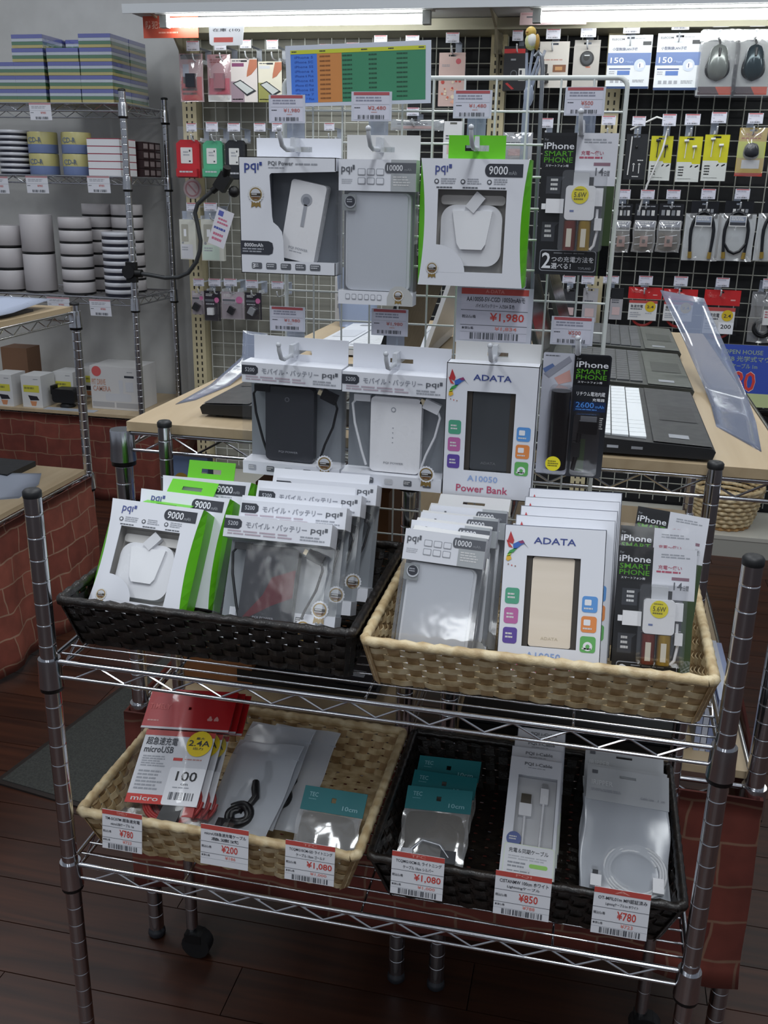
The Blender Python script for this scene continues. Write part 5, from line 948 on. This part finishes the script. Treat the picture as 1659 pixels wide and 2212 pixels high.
# ---------------------------------------------------------------- goods hanging on the gondola mesh: (x0, x1, z0, z1, kind, label)
WALL=[
(-0.9767, -0.8877, 1.4942, 1.6526, 'redblk', 'red and black cable pack in glossy film, leftmost in the top row'),
(-0.8701, -0.7823, 1.4944, 1.6489, 'pink', 'pink pack with a bright film glare, second in the top row of the pale grid'),
(-0.7825, -0.6834, 1.4931, 1.6349, 'film', 'mauve screen film box showing a hand and phone, third in the top row'),
(-0.68, -0.5923, 1.4934, 1.6255, 'film2', 'olive screen film box showing a hand and phone, half behind a price card'),
(-1.0039, -0.9142, 1.2339, 1.3656, 'case_r', 'red gadget case in a clear clip pack on the pale grid'),
(-0.8997, -0.8237, 1.2356, 1.3634, 'case_m', 'mint green gadget case in a clear clip pack on the pale grid'),
(-0.813, -0.7359, 1.2307, 1.3659, 'case_k', 'black gadget case in a clear clip pack on the pale grid'),
(-1.006, -0.9421, 0.9398, 1.0855, 'whitebox', 'white cable box left of the gooseneck arm on the pale grid'),
(-0.9197, -0.8305, 0.9381, 1.0881, 'whitebox', 'white cable box with a mint label right of the gooseneck arm'),
(-0.9683, -0.9186, 0.7354, 0.8236, 'usb_k', 'small adapter card with grey adapter, leftmost of the low adapter row'),
(-0.9172, -0.8525, 0.7133, 0.826, 'usb_w', 'small black adapter card with white cube and pink disc'),
(-0.8468, -0.7545, 0.7244, 0.8259, 'usb_k', 'small grey adapter card with tilted black cube'),
(-0.7508, -0.6855, 0.7248, 0.8259, 'usb_s', 'small black adapter card with tilted silver cube'),
(-0.033, 0.0561, 1.4819, 1.6492, 'flower', 'slim white pack with a flower print on the dark grid'),
(0.1859, 0.2631, 1.5316, 1.6673, 'blackred', 'black gadget box with red band behind the bird ornament'),
(0.3022, 0.3994, 1.5401, 1.6801, 'mic', 'white pack with black stick microphone and brown photo'),
(0.4141, 0.498, 1.5401, 1.6874, 'lens', 'pale grey box with round black lens'),
(0.5245, 0.6614, 1.5373, 1.697, 'lan', 'white and blue wireless adapter card reading 150, left one'),
(0.6773, 0.8145, 1.5331, 1.7008, 'lan', 'white and blue wireless adapter card reading 150, beside the blister mice'),
(0.8122, 0.9301, 1.5166, 1.7075, 'mouse_g', 'grey computer mouse in a clear blister with red corner'),
(0.9245, 1.0366, 1.5168, 1.7063, 'mouse_k', 'dark teal computer mouse in a clear blister at the right edge'),
(0.6093, 0.6786, 1.2562, 1.3986, 'ear_b', 'black earphone box with small white print on the dark grid'),
(0.6895, 0.7596, 1.2547, 1.3936, 'ear_yk', 'yellow and white earphone card with black earbuds'),
(0.7778, 0.853, 1.252, 1.393, 'ear_yw', 'yellow and white earphone card with white earbuds, middle one'),
(0.8598, 0.9371, 1.2564, 1.3994, 'ear_yw', 'yellow and white earphone card with white earbuds, beside the gold mouse pack'),
(0.9652, 1.0513, 1.2728, 1.4214, 'mouse_y', 'gold film pack with a small dark mouse'),
(0.5915, 0.6503, 1.0183, 1.178, 'conn', 'small connector bag with black header, beside the white wire grid edge'),
(0.6595, 0.7345, 1.0208, 1.1797, 'conn', 'small connector bag with black header, middle one'),
(0.7391, 0.8179, 1.0235, 1.1816, 'conn', 'small connector bag with black header, next to the cable bags'),
(0.828, 0.9432, 0.9997, 1.1928, 'coax', 'white bag with black cable arch and gold plugs, left one'),
(0.9358, 1.0538, 1.002, 1.1952, 'coax', 'white bag with black cable loop and gold plugs, middle one'),
(1.0597, 1.1729, 1.0062, 1.1979, 'coax', 'white bag with black cable cut by the right edge'),
(0.6648, 0.7775, 0.787, 0.9043, 'red', 'red topped cable bag left of the leaning laminated sheet'),
(0.7827, 0.8967, 0.7895, 0.9028, 'red', 'red topped cable bag behind the leaning laminated sheet'),
(0.9195, 1.0379, 0.7518, 0.9053, 'red200', 'red topped cable bag reading 200, right of the leaning sheet'),
(1.0746, 1.1671, 0.7337, 0.9048, 'grey', 'grey bag with a coiled black cable at the right edge'),
(0.6061, 0.6489, 0.7889, 0.8974, 'smallw', 'small black and white card beside the grid edge above the laptops'),
(0.5106, 0.5619, 0.7765, 0.8937, 'smallw', 'small white card seen through the wire grid above the laptops'),
(0.4427, 0.4911, 0.7813, 0.8877, 'smallw', 'small dark card seen through the wire grid left of the white one'),
(-0.0093, 0.0587, 1.3106, 1.4348, 'prot', 'white card reading PROT between two hanging boxes'),
(0.1973, 0.2983, 1.3137, 1.4011, 'clearp', 'clear shiny packet behind the bird stand'),
(-0.1962, -0.008, 1.4041, 1.44, 'roll', 'long clear plastic packet behind the second hanging box')]
TAGS=[(-0.9371, -0.8882, 1.6578, 1.6903),
(-0.8326, -0.7878, 1.66, 1.6923),
(-0.7363, -0.6954, 1.6652, 1.6915),
(-0.6395, -0.5974, 1.6615, 1.6906),
(-0.5439, -0.5056, 1.655, 1.6724),
(-0.4475, -0.4063, 1.6586, 1.6759),
(-0.3522, -0.3083, 1.6565, 1.6793),
(-0.2552, -0.2102, 1.6714, 1.7012),
(-0.1464, -0.1005, 1.6775, 1.7),
(-0.9505, -0.9111, 1.3927, 1.4207),
(-0.8753, -0.8291, 1.3933, 1.4244),
(-0.792, -0.7445, 1.394, 1.4218),
(-0.6921, -0.6486, 1.3948, 1.4225),
(-0.6243, -0.5846, 1.3954, 1.4229),
(-0.4311, -0.394, 1.4, 1.4242),
(-0.1369, -0.0932, 1.4498, 1.4762),
(-0.9643, -0.9183, 1.1167, 1.1463),
(-0.8945, -0.8434, 1.1185, 1.1479),
(-0.9498, -0.9064, 0.8442, 0.8718),
(-0.8877, -0.8391, 0.8468, 0.8743),
(-0.826, -0.774, 0.8493, 0.8767),
(-0.7391, -0.6895, 0.8459, 0.8749),
(-0.6366, -0.5893, 0.8467, 0.8738),
(-0.0095, 0.0357, 1.6763, 1.707),
(0.212, 0.2468, 1.68, 1.7116),
(0.3218, 0.368, 1.6844, 1.7144),
(0.4328, 0.4814, 1.6887, 1.7185),
(0.5661, 0.6181, 1.6982, 1.7343),
(0.7156, 0.7694, 1.7072, 1.7416),
(0.8417, 0.8891, 1.7137, 1.7425),
(0.9523, 0.9975, 1.7137, 1.7449),
(0.6216, 0.6645, 1.4227, 1.4523),
(0.7169, 0.7607, 1.4233, 1.4597),
(0.7881, 0.8358, 1.4267, 1.4601),
(0.8696, 0.9167, 1.4328, 1.466),
(0.9822, 1.0287, 1.4322, 1.4638),
(0.3217, 0.3647, 1.4147, 1.445),
(0.5231, 0.5679, 1.4248, 1.4532),
(0.5931, 0.6386, 1.1933, 1.2243),
(0.6718, 0.7169, 1.195, 1.2244),
(0.7557, 0.8003, 1.1968, 1.2261),
(0.8665, 0.9119, 1.1993, 1.2312),
(0.973, 1.0192, 1.2016, 1.2333),
(0.5746, 0.6277, 0.9151, 0.94),
(0.6947, 0.7409, 0.9134, 0.9444),
(0.8114, 0.8569, 0.915, 0.9473),
(0.9491, 0.9924, 0.9174, 0.9479),
(1.0993, 1.1344, 0.9172, 0.9505),
(0.4354, 0.48, 0.9094, 0.9346),
(0.5007, 0.5449, 0.9088, 0.937)]

def mouse_form(b, hw, z0, z1, d, mat):
    """mouse seen from above: rounded outline, domed towards the front"""
    n = 14; m_ = 12; vs = []; fs = []
    for i in range(n+1):
        t = i/n; z = z0+(z1-z0)*t; k = (1-abs(2*t-1)**2.6)**(1/2.2)*(1.0-.05*t)*(.97+.04*cos(2*pi*(t-.25)))
        for j in range(m_+1): a = pi*j/m_; vs.append((-hw*k*cos(a), -d*(k**.6)*(.75+.25*sin(pi*t))*sin(a)**.7, z))
    for i in range(n):
        for j in range(m_): o = i*(m_+1)+j; fs.append((o, o+1, o+m_+2, o+m_+1))
    b.add(vs, fs, mat, True)
def goods(x0, x1, z0, z1, kind, label):
    w, h = x1-x0, z1-z0; a, b_ = -w/2, w/2; nm = {'lan': 'adapter_card', 'red': 'cable_bag', 'red200': 'cable_bag', 'conn': 'connector_bag', 'coax': 'cable_bag', 'grey': 'cable_bag'}.get(kind, 'mouse_blister' if kind[:5] == 'mouse' else 'earphone_card' if kind[:3] == 'ear' else 'gadget_case' if kind[:4] == 'case' else 'gadget_pack')
    R = thing(nm, label, {'cable_bag': 'bag', 'connector_bag': 'bag', 'mouse_blister': 'mouse', 'earphone_card': 'earphones', 'gadget_case': 'case'}.get(nm, 'pack'), ((x0+x1)/2, 2.655, z0), (0, 0, 0)); b = MB()
    def card(m, y0=0, y1=.0015): b.tab(a, b_, 0, h, y0, m, .012, .003, h*.945, y1-y0); return Face(b, a, b_, 0, h, y0-.0004)
    if kind == 'lan':
        f = card(C('#d9dde2', .4)); f.r(0, .33, 1, .56, C('#6a7fb0', .4)); f.r(0, .955, 1, 1, C('#2a3f66', .4)); f.t('ELECOM', .07, .06, .36, .095, MID); f.t('\u5c0f\u578b\u7121\u7ddaLAN\u5b50\u6a5f', .10, .23, .68, .29, C('#4a5272', .5)); f.r(.79, .12, .98, .19, DARK); f.lines(.6, .06, .9, .08, 1, LINE)
        f.t('150', .07, .415, .38, .52, WHITE); f.t('Mbps', .42, .48, .60, .52, C('#9fb0d4', .5)); f.o(.76, .56, .135, C('#c3ccdd', .4), 3); f.p([(.70, .55), (.76, .50), (.84, .52), (.86, .60), (.72, .62)], WHITE, 4); f.r(.75, .53, .77, .60, C('#44507a', .4), 5)
        f.r(.05, .615, .55, .64, C('#4c5f8c', .4)); f.r(.25, .66, .54, .74, C('#5c7ab8', .4)); f.lines(.06, .67, .23, .74, 2, LINE)
        for i in range(4): f.rr(.10+.12*i, .83, .18+.12*i, .89, .001, LINE)
        f.lines(.62, .83, .95, .89, 3, GREY); b.build('card', R); b = MB(); b.box(b_-.0005, b_+.001, 0, .012, 0, h, PALE); b.build('side', R)
    elif kind.startswith('mouse_') and kind != 'mouse_y':
        f = card(C('#b9bcbe', .4), .001, .003); f.r(.05, .86, .95, .985, C('#4a3438', .4)); f.p([(.5, .86), (.95, .86), (.95, .985), (.62, .985)], C('#c8502f', .4), 2); f.t('LB Touch', .2, .13, .46, .17, MID); f.lines(.68, .14, .9, .19, 2, LINE); b.build('card', R)
        mc = C('#707573', .2, .4) if kind[-1] == 'g' else C('#1d2e35', .15, .4); b = MB(); mouse_form(b, w*.29, h*.22, h*.80, .030, mc); b.build('mouse_shell', R)
        b = MB(); mouse_form(b, w*.335, h*.24, h*.66, .016, C('#17191b', .25)); b.tube([(0, -.030, h*.60), (0, -.027, h*.72)], .004, BLACK, 8); b.tube([(0, -.012, h*.79), (-.004, -.01, h*.86)], .003, BLACK, 6); b.build('side_grip', R)
        b = MB().prism(rr(a+w*.03, b_-w*.03, h*.03, h*.94, w*.1), -.038, 0, BLISTER); b.prism(rr(a-.004, b_+.004, -.006, h+.004, .01), -.0012, 0, BLISTER); b.build('blister_shell', R)
    elif kind == 'mouse_y':
        f = card(C('#b59a3a', .35)); f.r(0, .28, 1, .62, C('#b9bf3a', .35)); f.t('\u5149\u5b66\u5f0f', .2, .10, .82, .18, C('#9a4f22', .5)); f.lines(.1, .2, .9, .26, 1, C('#9a4f22', .5)); f.r(.2, .66, .85, .84, PALE); f.r(0, .93, 1, 1, C('#a8362c', .4)); b.build('card', R)
        b = MB(); mouse_form(b, w*.30, h*.34, h*.70, .018, C('#26282e', .25)); b.build('mouse_shell', R); b = MB(); bagmesh(b, a, b_, 0, h, .014, BAG, 2); b.build('bag', R)
    elif kind == 'ear_b':
        f = card(C('#14161b', .35)); f.lines(.6, .56, .95, .60, 1, OFFW); f.lines(.4, .92, .8, .96, 1, OFFW); f.r(.42, .66, .46, .82, OFFW); f.r(.68, .66, .72, .86, OFFW); f.o(.44, .66, .05, OFFW); f.o(.7, .66, .05, OFFW); b.build('card', R)
        b = MB(); b.box(a, b_, -.02, -.0004, 0, h, FILM); b.build('clear_box', R); b = MB().tube([(a*.5, -.006, h*.95), (a*.55, -.006, h*.5), (a*.62, -.006, h*.1)], .0022, OFFW, 6); b.ball((0, -.006, h*.72), .005, BLACK, 8); b.build('earphones', R)
    elif kind.startswith('ear_y'):
        f = card(C('#c9c414', .4)); f.r(0, .56, 1, 1, C('#cfd2cf', .4)); f.p([(.62, .56), (1, .56), (1, .60), (.66, .60)], C('#c9c414', .4), 2); f.lines(.1, .66, .4, .90, 4, LINE); f.lines(.1, .93, .75, .95, 1, LINE); f.p([(.58, .66), (.66, .62), (.68, .65), (.60, .69)], GREY); f.p([(.78, .66), (.92, .62), (.94, .65), (.80, .69)], LINE); b.build('card', R)
        k = DARK if kind[-1] == 'k' else OFFW; b = MB()
        for u, v in ((.34, .10), (.70, .23)): b.tube([(a+u*w-.008, -.006, h*(1-v)), (a+u*w+.006, -.008, h*(1-v)+.001)], .0045, k, 8); b.tube([(a+u*w, -.005, h*(1-v)), (a+u*w-.002, -.005, h*.52)], .0016, k, 6)
        b.build('earphones', R); MB().box(a, b_, -.018, -.0006, 0, h, FILM).build('clear_box', R)
    elif kind == 'conn':
        b.tab(a, b_, h*.62, h, 0, C('#12141c', .35), .006, .003, h*.93, .0015); f = Face(b, a, b_, 0, h, -.0004)
        for i in range(4): f.r(.10+.21*i, .13, .24+.21*i, .24, OFFW if i % 2 else GREY)
        f.lines(.15, .04, .9, .08, 1, LINE); f.r(.06, .34, .96, .55, OFFW, 3); f.r(.09, .36, .93, .53, C('#7d8190', .4), 4); f.lines(.12, .37, .9, .45, 2, OFFW, 5); f.r(.09, .48, .93, .53, INK, 5); b.build('header_card', R)
        MB().box(a*.9, b_*.9, .003, .0036, .004, h*.6, C('#5b554c', .5)).build('backing', R)
        b = MB(); b.box(-.012, .014, -.008, .002, h*.12, h*.34, C('#a8877f', .35, .3)); b.box(-.005, .005, -.010, -.008, h*.2, h*.27, BLACK); b.tube([(-.03, -.003, h*.16), (.03, -.003, h*.2)], .0018, SILV, 6); b.tube([(-.03, -.003, h*.3), (.028, -.003, h*.36)], .0018, SILV, 6); b.build('connector', R)
        b = MB(); bagmesh(b, a, b_, 0, h*.65, .012, BAG, 6); b.build('bag', R)
    elif kind == 'coax':
        b.tab(a+w*.12, b_-w*.12, h*.72, h, 0, C('#10121a', .3), .010, .003, h*.95, .0015); f = Face(b, a, b_, 0, h, -.0004)
        for i in range(4): f.r(.34+.11*i, .13, .42+.11*i, .19, GREY if i % 2 else OFFW)
        b.build('header_card', R); b = MB().box(a, b_, .004, .0048, 0, h*.78, C('#c3c8cc', .45)); b.build('backing', R)
        K = C('#12151c', .35); b = MB(); P = [(a+w*.22, -.004, h*.10)]+[(a+w*(.5-.32*cos(radians(t))), -.005, h*(.46+.36*sin(radians(t)))) for t in range(-10, 191, 20)]+[(b_-w*.22, -.004, h*.10)]
        b.tube(P, .0058, K, 8)
        if 'loop' in label: b.tube([(a+w*.2, -.006, h*.3), (a+w*.35, -.006, h*.17), (0, -.006, h*.13), (b_-w*.35, -.006, h*.17), (b_-w*.2, -.006, h*.3)], .005, K, 8)
        b.build('cable', R); b = MB()
        for s_ in (-1, 1): b.tube([(s_*w*.27, -.004, h*.04), (s_*w*.28, -.004, h*.15)], .0068, C('#b0934a', .3, .7), 8)
        b.build('plug', R); b = MB().rect(a+w*.27, b_-w*.27, h*.58, h*.76, -.012, OFFW); f = Face(b, a, b_, 0, h, -.0122); f.r(.29, .255, .71, .40, C('#8b93a4', .4)); f.r(.29, .35, .71, .40, INK, 2); f.lines(.32, .27, .68, .33, 2, OFFW, 2); b.build('label_card', R)
        b = MB(); bagmesh(b, a, b_, 0, h*.8, .012, BAG, 8); b.build('bag', R)
    elif kind in ('red', 'red200'):
        b.tab(a, b_, h*.66, h, 0, C('#c01f22', .35), .004, .003, h*.95, .0015); f = Face(b, a, b_, 0, h, -.0004); f.t('TIMELY', .08, .11, .34, .17, C('#d9605c', .4)); f.lines(.74, .20, .92, .26, 1, C('#e6a8a4', .4)); b.build('header_card', R)
        v = .40; b = MB().box(a+w*.05, b_-w*.1, -.006, -.0054, h*.04, h*.62, OFFW); f = Face(b, a+w*.05, b_-w*.1, h*.04, h*.62, -.0062); f.r(0, 0, 1, .14, C('#b54a48', .4)); f.t('\u6025\u901f\u5145\u96fb', .06, .22, .5, .38, INK); f.lines(.06, .42, .5, .5, 1, INK); f.o(.76, .30, .19, C('#d2b52a', .4), 3); f.t('2.4', .64, .24, .88, .38, INK, 5); f.lines(.06, .6, .45, .9, 3, LINE)
        if kind == 'red200': f.r(.5, .56, 1, 1, WHITE, 4); f.t('200', .58, .64, .92, .80, BLACK, 6)
        else: f.lines(.6, .62, .9, .7, 1, LINE)
        b.build('label_card', R); b = MB(); coil(b, 0, h*.2, w*.3, w*.36, .003, .003, C('#8c1f1c', .4), 2); b.build('cable', R); b = MB(); bagmesh(b, a, b_, 0, h*.98, .010, FILM, 4); b.build('bag', R)
    elif kind == 'grey':
        b.box(a, b_, 0, .0015, h*.72, h, C('#6a6c70', .4)); b.build('header_card', R); b = MB(); coil(b, 0, h*.3, w*.22, w*.34, -.006, .007, C('#121316', .35), 2.2); b.build('cable', R); b = MB().box(-w*.05, b_, -.014, -.0135, h*.36, h*.66, OFFW); f = Face(b, -w*.05, b_, h*.36, h*.66, -.0142); f.lines(.1, .1, .9, .6, 3, C('#b06a70', .5)); b.build('label_card', R); b = MB(); bagmesh(b, a, b_, 0, h*.95, .014, BAG, 4); b.build('bag', R)
    elif kind.startswith('case_'):
        c1 = {'r': '#b5222c', 'm': '#4fa37e', 'k': '#1e2026'}[kind[-1]]; m_ = C(c1, .35); b.prism([(a, 0), (b_, 0), (b_, h*.9), (b_*.7, h), (a*.6, h), (a, h*.9)], 0, .020, m_); b.build('case', R)
        b = MB(); b.prism(rr(a*.62, b_*.40, h*.38, h*.80, .003), -.0012, 0, OFFW); f = Face(b, a, b_, 0, h, -.0014); f.lines(.3, .3, .6, .45, 2, LINE); f.r(.56, .26, .62, .31, INK); f.r(.54, .54, .62, .58, INK); b.build('label_card', R)
        b = MB(); b.box(a*.9, b_*.9, -.02, .002, h*.03, h*.24, m_); f = Face(b, a, b_, 0, h, -.0204); f.lines(.2, .82, .8, .9, 1, PALE); b.build('lip', R); b = MB().box(a*.8, b_*.8, -.001, .0, h, h+.045, BLISTER); b.box(a, b_, -.022, .022, 0, h*.95, FILM); b.build('blister_shell', R)
    elif kind == 'redblk':
        f = card(C('#a8868c', .4)); f.r(.06, .48, .94, .97, C('#b0222a', .35)); f.r(.14, .22, .4, .62, C('#9aa0b4', .4)); f.r(.06, .02, .94, .12, INK); f.lines(.1, .72, .9, .9, 2, C('#c8484c', .4)); b.build('card', R); MB().box(-w*.18, w*.22, -.02, -.001, h*.30, h*.58, C('#23262e', .3)).build('adapter', R); b = MB(); bagmesh(b, a, b_, 0, h, .012, BAG, 3); b.build('bag', R)
    elif kind == 'pink':
        f = card(C('#b58f96', .4)); f.r(.06, .5, .94, .84, C('#c06070', .35)); f.r(0, .86, 1, 1, OFFW); f.lines(.1, .1, .9, .2, 2, C('#8a5f66', .5)); b.build('card', R); MB().box(-w*.2, w*.25, -.012, -.001, h*.28, h*.6, C('#8a6068', .3)).build('adapter', R); b = MB(); bagmesh(b, a, b_, 0, h, .013, WRAP, 9); b.build('bag', R)
    elif kind in ('film', 'film2'):
        f = card(C('#d2cdbd' if kind == 'film2' else '#cdc6c4', .4)); lo = C('#8a8a4f' if kind == 'film2' else '#8f7d88', .4); f.r(0, .52, .5, 1, lo); f.lines(.06, .04, .66, .08, 1, INK); f.r(.05, .10, .5, .18, C('#7c3f66', .4) if kind == 'film' else PALE); f.p([(.72, .02), (1, .02), (1, .2), (.78, .36), (.6, .42), (.62, .3)], C('#a8664a', .5), 2); f.p([(.06, .56), (.36, .48), (.96, .74), (.60, .86)], DARK, 3); f.p([(.12, .57), (.36, .51), (.86, .72), (.60, .81)], C('#b9bdbd', .4), 4); f.lines(.05, .92, .5, .97, 1, PALE); b.build('card', R); MB().box(a, b_, .002, .012, 0, h, C('#3a3335', .5)).build('box_body', R)
    elif kind == 'whitebox':
        b.box(a, b_, 0, .02, 0, h, C('#cfcfc6', .4)); f = Face(b, a, b_, 0, h, -.0003); f.rr(.12, .12, .55, .55, .003, C('#a9a79c', .4)); f.r(.26, .24, .42, .42, WHITE, 2); f.o(.18, .58, .06, GREY); f.r(.05, .62, .8, .98, C('#c4d4c8' if 'mint' in label else '#d0d0d6', .4)); f.lines(.12, .68, .6, .8, 2, LINE, 2); b.build('carton', R); MB().box(a*.7, b_*.7, .009, .010, h, h+.03, TONGUE).build('hang_tab', R)
    elif kind.startswith('usb_'):
        f = card(C('#b3a9b0' if 'grey' in label else '#2b2730', .4)); f.lines(.1, .1, .6, .2, 2, OFFW); f.r(.05, .28, .6, .36, MID); f.o(.78, .3, .15, C('#c06a96', .4)); f.lines(.1, .42, .7, .5, 1, PALE); b.build('card', R)
        m_ = PLAST if kind[-1] == 'w' else SILV if kind[-1] == 's' else C('#1a1b1f', .35); b = MB().box(-.012, .012, -.018, -.002, -.013, .013, m_, Matrix.Translation((-.004, 0, h*.32)) @ Matrix.Rotation(radians(0 if kind[-1] == 'w' else 28), 4, 'Y')); b.build('adapter', R); MB().prism(rr(a*.92, b_*.92, 0, h*.62, .004), -.022, -.0006, BLISTER).build('blister_shell', R)
    elif kind == 'flower':
        f = card(C('#c3a8a2', .4)); rnd = random.Random(4)
        for i in range(26): f.o(.12+.7*rnd.random(), .42+.55*rnd.random(), .03+.05*rnd.random(), C(('#c46a52', '#d8a48c', '#b5453c', '#d9c9b0')[i % 4], .5), 2+i % 5)
        f.o(.74, .16, .10, C('#b5525a', .5)); f.lines(.12, .22, .5, .27, 2, GREY); b.build('card', R); MB().box(a*.98, b_*.98, .002, .014, 0, h*.93, PALE).build('box_body', R)
    elif kind == 'blackred':
        b.box(a, b_, 0, .03, 0, h, C('#15151a', .35)); f = Face(b, a, b_, 0, h, -.0003); f.r(0, .06, .9, .16, C('#b82a2a', .35)); f.o(.45, .62, .15, MID); f.o(.45, .62, .11, BLACK, 2); f.r(.66, .5, .95, .78, OFFW); f.r(.70, .54, .80, .64, INK, 2); f.r(.82, .66, .92, .76, INK, 2); f.lines(.3, .28, .56, .36, 1, GREY); f.p([(.1, .84), (.2, .82), (.5, .96), (.4, .98)], C('#a82a2a', .4)); b.build('carton', R)
    elif kind == 'mic':
        f = card(C('#c9c4be', .4)); f.r(.48, .5, .92, .66, C('#7a4f35', .5)); f.r(.56, .54, .8, .62, C('#b98a5a', .5), 2); f.lines(.1, .38, .9, .43, 1, C('#b08a80', .5)); f.lines(.3, .78, .9, .84, 1, INK); b.build('card', R); b = MB(); b.tube([(a+w*.22, -.012, h*.32), (a+w*.22, -.012, h*.50)], .009, BLACK, 12); b.tube([(a+w*.24, -.012, h*.10), (a+w*.24, -.012, h*.30)], .013, BLACK, 12); b.build('microphone', R)
    elif kind == 'lens':
        b.box(a, b_, 0, .035, 0, h*.86, C('#aeaaa6', .45)); b.tab(a, b_, h*.86, h, .03, C('#b9b5b1', .45), .012, .003, h*.93); f = Face(b, a, b_, 0, h, -.0003); f.lines(.5, .56, .74, .62, 1, C('#b06a50', .5)); f.lines(.2, .74, .6, .78, 1, GREY); b.build('carton', R); b = MB().tube([(w*.02, -.004, h*.60), (w*.02, .0, h*.60)], w*.27, C('#1c1d20', .3), 20); f = Face(b, a, b_, 0, h, -.0043); f.o(.52, .40, .21, C('#4a4c50', .2)); f.o(.50, .38, .12, BLACK, 2); f.r(.42, .33, .62, .35, PALE, 3); b.build('lens', R)
    else:
        c1 = {'smallw': '#a7a5aa', 'clearp': '#b5b7bb', 'roll': '#a9adb2', 'prot': '#d2d3d6'}[kind]; c1 = '#34353a' if 'dark' in label else c1
        f = card(C(c1, .4)); f.r(0, 0, 1, .34, C('#1c1d22', .4)) if 'black' in label else None; f.lines(.12, .36, .85, .5, 2, MID); f.r(.2, .6, .8, .85, C('#c9b0b0', .4))
        if kind == 'prot': f.t('PROT', .30, .66, .92, .80, DARK, 3)
        b.build('card', R)
        if kind in ('clearp', 'roll'): b = MB(); bagmesh(b, a, b_, 0, h, .008, WRAP, 3); b.build('bag', R)
    return R
for g_ in WALL: goods(*g_)
used = set()
ROWN = ['top row', 'second row', 'third row', 'low row']; cnt = {}
for x0, x1, z0, z1 in TAGS:
    cx = (x0+x1)/2; best = None
    for i, g_ in enumerate(WALL):
        dx = abs((g_[0]+g_[1])/2-cx); dz = z0-g_[3]
        if i not in used and dx < .05 and -.02 < dz < .16 and (best is None or dx+dz < best[0]): best = (dx+dz, i)
    if best and len(WALL[best[1]][5].split()) <= 10: used.add(best[1]); l = 'small price tag hook above the '+WALL[best[1]][5]
    else:
        rw = ROWN[0 if z0 > 1.6 else 1 if z0 > 1.3 else 2 if z0 > 1.05 else 3]; sd = 'pale' if cx < -.18 else 'dark'; cnt[rw, sd] = cnt.get((rw, sd), 0)+1
        l = 'small price tag hook, '+('first', 'second', 'third', 'fourth', 'fifth', 'sixth', 'seventh', 'eighth', 'ninth', 'tenth')[cnt[rw, sd]-1]+' free one from left, '+rw+' of the '+sd+' mesh'
    hook(l, cx, z0-.030, (x0, x1, z0, z1), '', yt=2.628, yg=YW-.004, group='small price tag hooks on the gondola', name='tag_hook', cy=2.632)
# low right: boxed mouse poster and things on the gondola base
ps = thing('price_poster', 'blue laminated price poster with large red number at the right edge', 'poster', (1.092, 2.52, .535), (radians(-6), 0, 0)); w, h = .215, .205
b = MB().box(-w/2, w/2, 0, .002, 0, h, C('#2f4aa8', .3)); f = Face(b, -w/2, w/2, 0, h, 0); f.r(0, .78, 1, 1, C('#b9c48f', .4)); f.t('OPEN HOUSE', .04, .08, .62, .15, C('#8fa08a', .5)); f.t('USB \u5149\u5b66\u5f0f\u30de\u30a6\u30b9', .04, .18, .84, .27, C('#8fa08a', .5)); f.t('\u30b1\u30fc\u30d6\u30eb 1m', .18, .30, .56, .38, C('#8fa08a', .5)); f.t('880', -.10+.12, .42, .56, .76, C('#e6c9c0', .5), 2); f.t('880', .025, .43, .555, .75, C('#c8362c', .5), 3); b.build('poster_sheet', ps)
MB().rect(-w/2-.004, w/2+.004, -.004, h+.006, -.0016, FILM).build('laminate', ps); b = MB(); b.box(-.02, .02, .002, .10, h*.5, h*.52, GREY); b.build('bracket', ps)
bk = thing('round_basket', 'round tan wicker basket on the gondola base deck at right', 'basket', (1.075, 2.63, .0785)); b = MB(); vs = []; fs = []; n = 40; m_ = 16; r0 = .085; 
for j in range(9):
    z = .004+j*.0165; r = .088+.036*(j/8)**.7; pts = [((r+.0035*(1 if (k+j) % 2 else -1))*cos(2*pi*k/n), (r+.0035*(1 if (k+j) % 2 else -1))*sin(2*pi*k/n), z) for k in range(n+1)]; MB().tube(pts, .0075, WL if j % 2 else wicker('tan_wicker', '#8a6338', '#a87e4c', '#bd9662', .5) if j == 0 else WL, 6, cap=False).build('weave_band', bk)
b.lathe([(.086, 0), (.088, .004), (.05, .005)], WL, 24); b.build('basket_base', bk); MB().tube([(.126*cos(2*pi*k/32), .126*sin(2*pi*k/32), .147) for k in range(33)], .008, WL, 8, cap=False).build('rim', bk)
R = thing('cable_spool', 'dark coiled cable bundle on the gondola below the blue poster', 'cable', (1.16, 2.60, .46)); b = MB(); b.tube([(.05*cos(2*pi*k/20), -.02, .05*sin(2*pi*k/20)) for k in range(21)], .011, BLACK, 8, cap=False); b.tube([(.038*cos(2*pi*k/20), 0, .04*sin(2*pi*k/20)) for k in range(21)], .011, C('#1b1c20', .4), 8, cap=False); b.build('coil', R); MB().tube([(0, 0, .05), (0, .18, .055)], .003, GREY, 6).build('hanger', R)
R = thing('loose_cord', 'white loose cord hanging down the dark mesh between yellow earphone cards', 'cord', (0, 0, 0)); MB().tube([(.62, 2.70, 1.415), (.70, 2.66, 1.452), (.742, 2.645, 1.44), (.728, 2.64, 1.35), (.690, 2.64, 1.24), (.670, 2.66, 1.14)], .0035, OFFW, 6).build('strand', R)
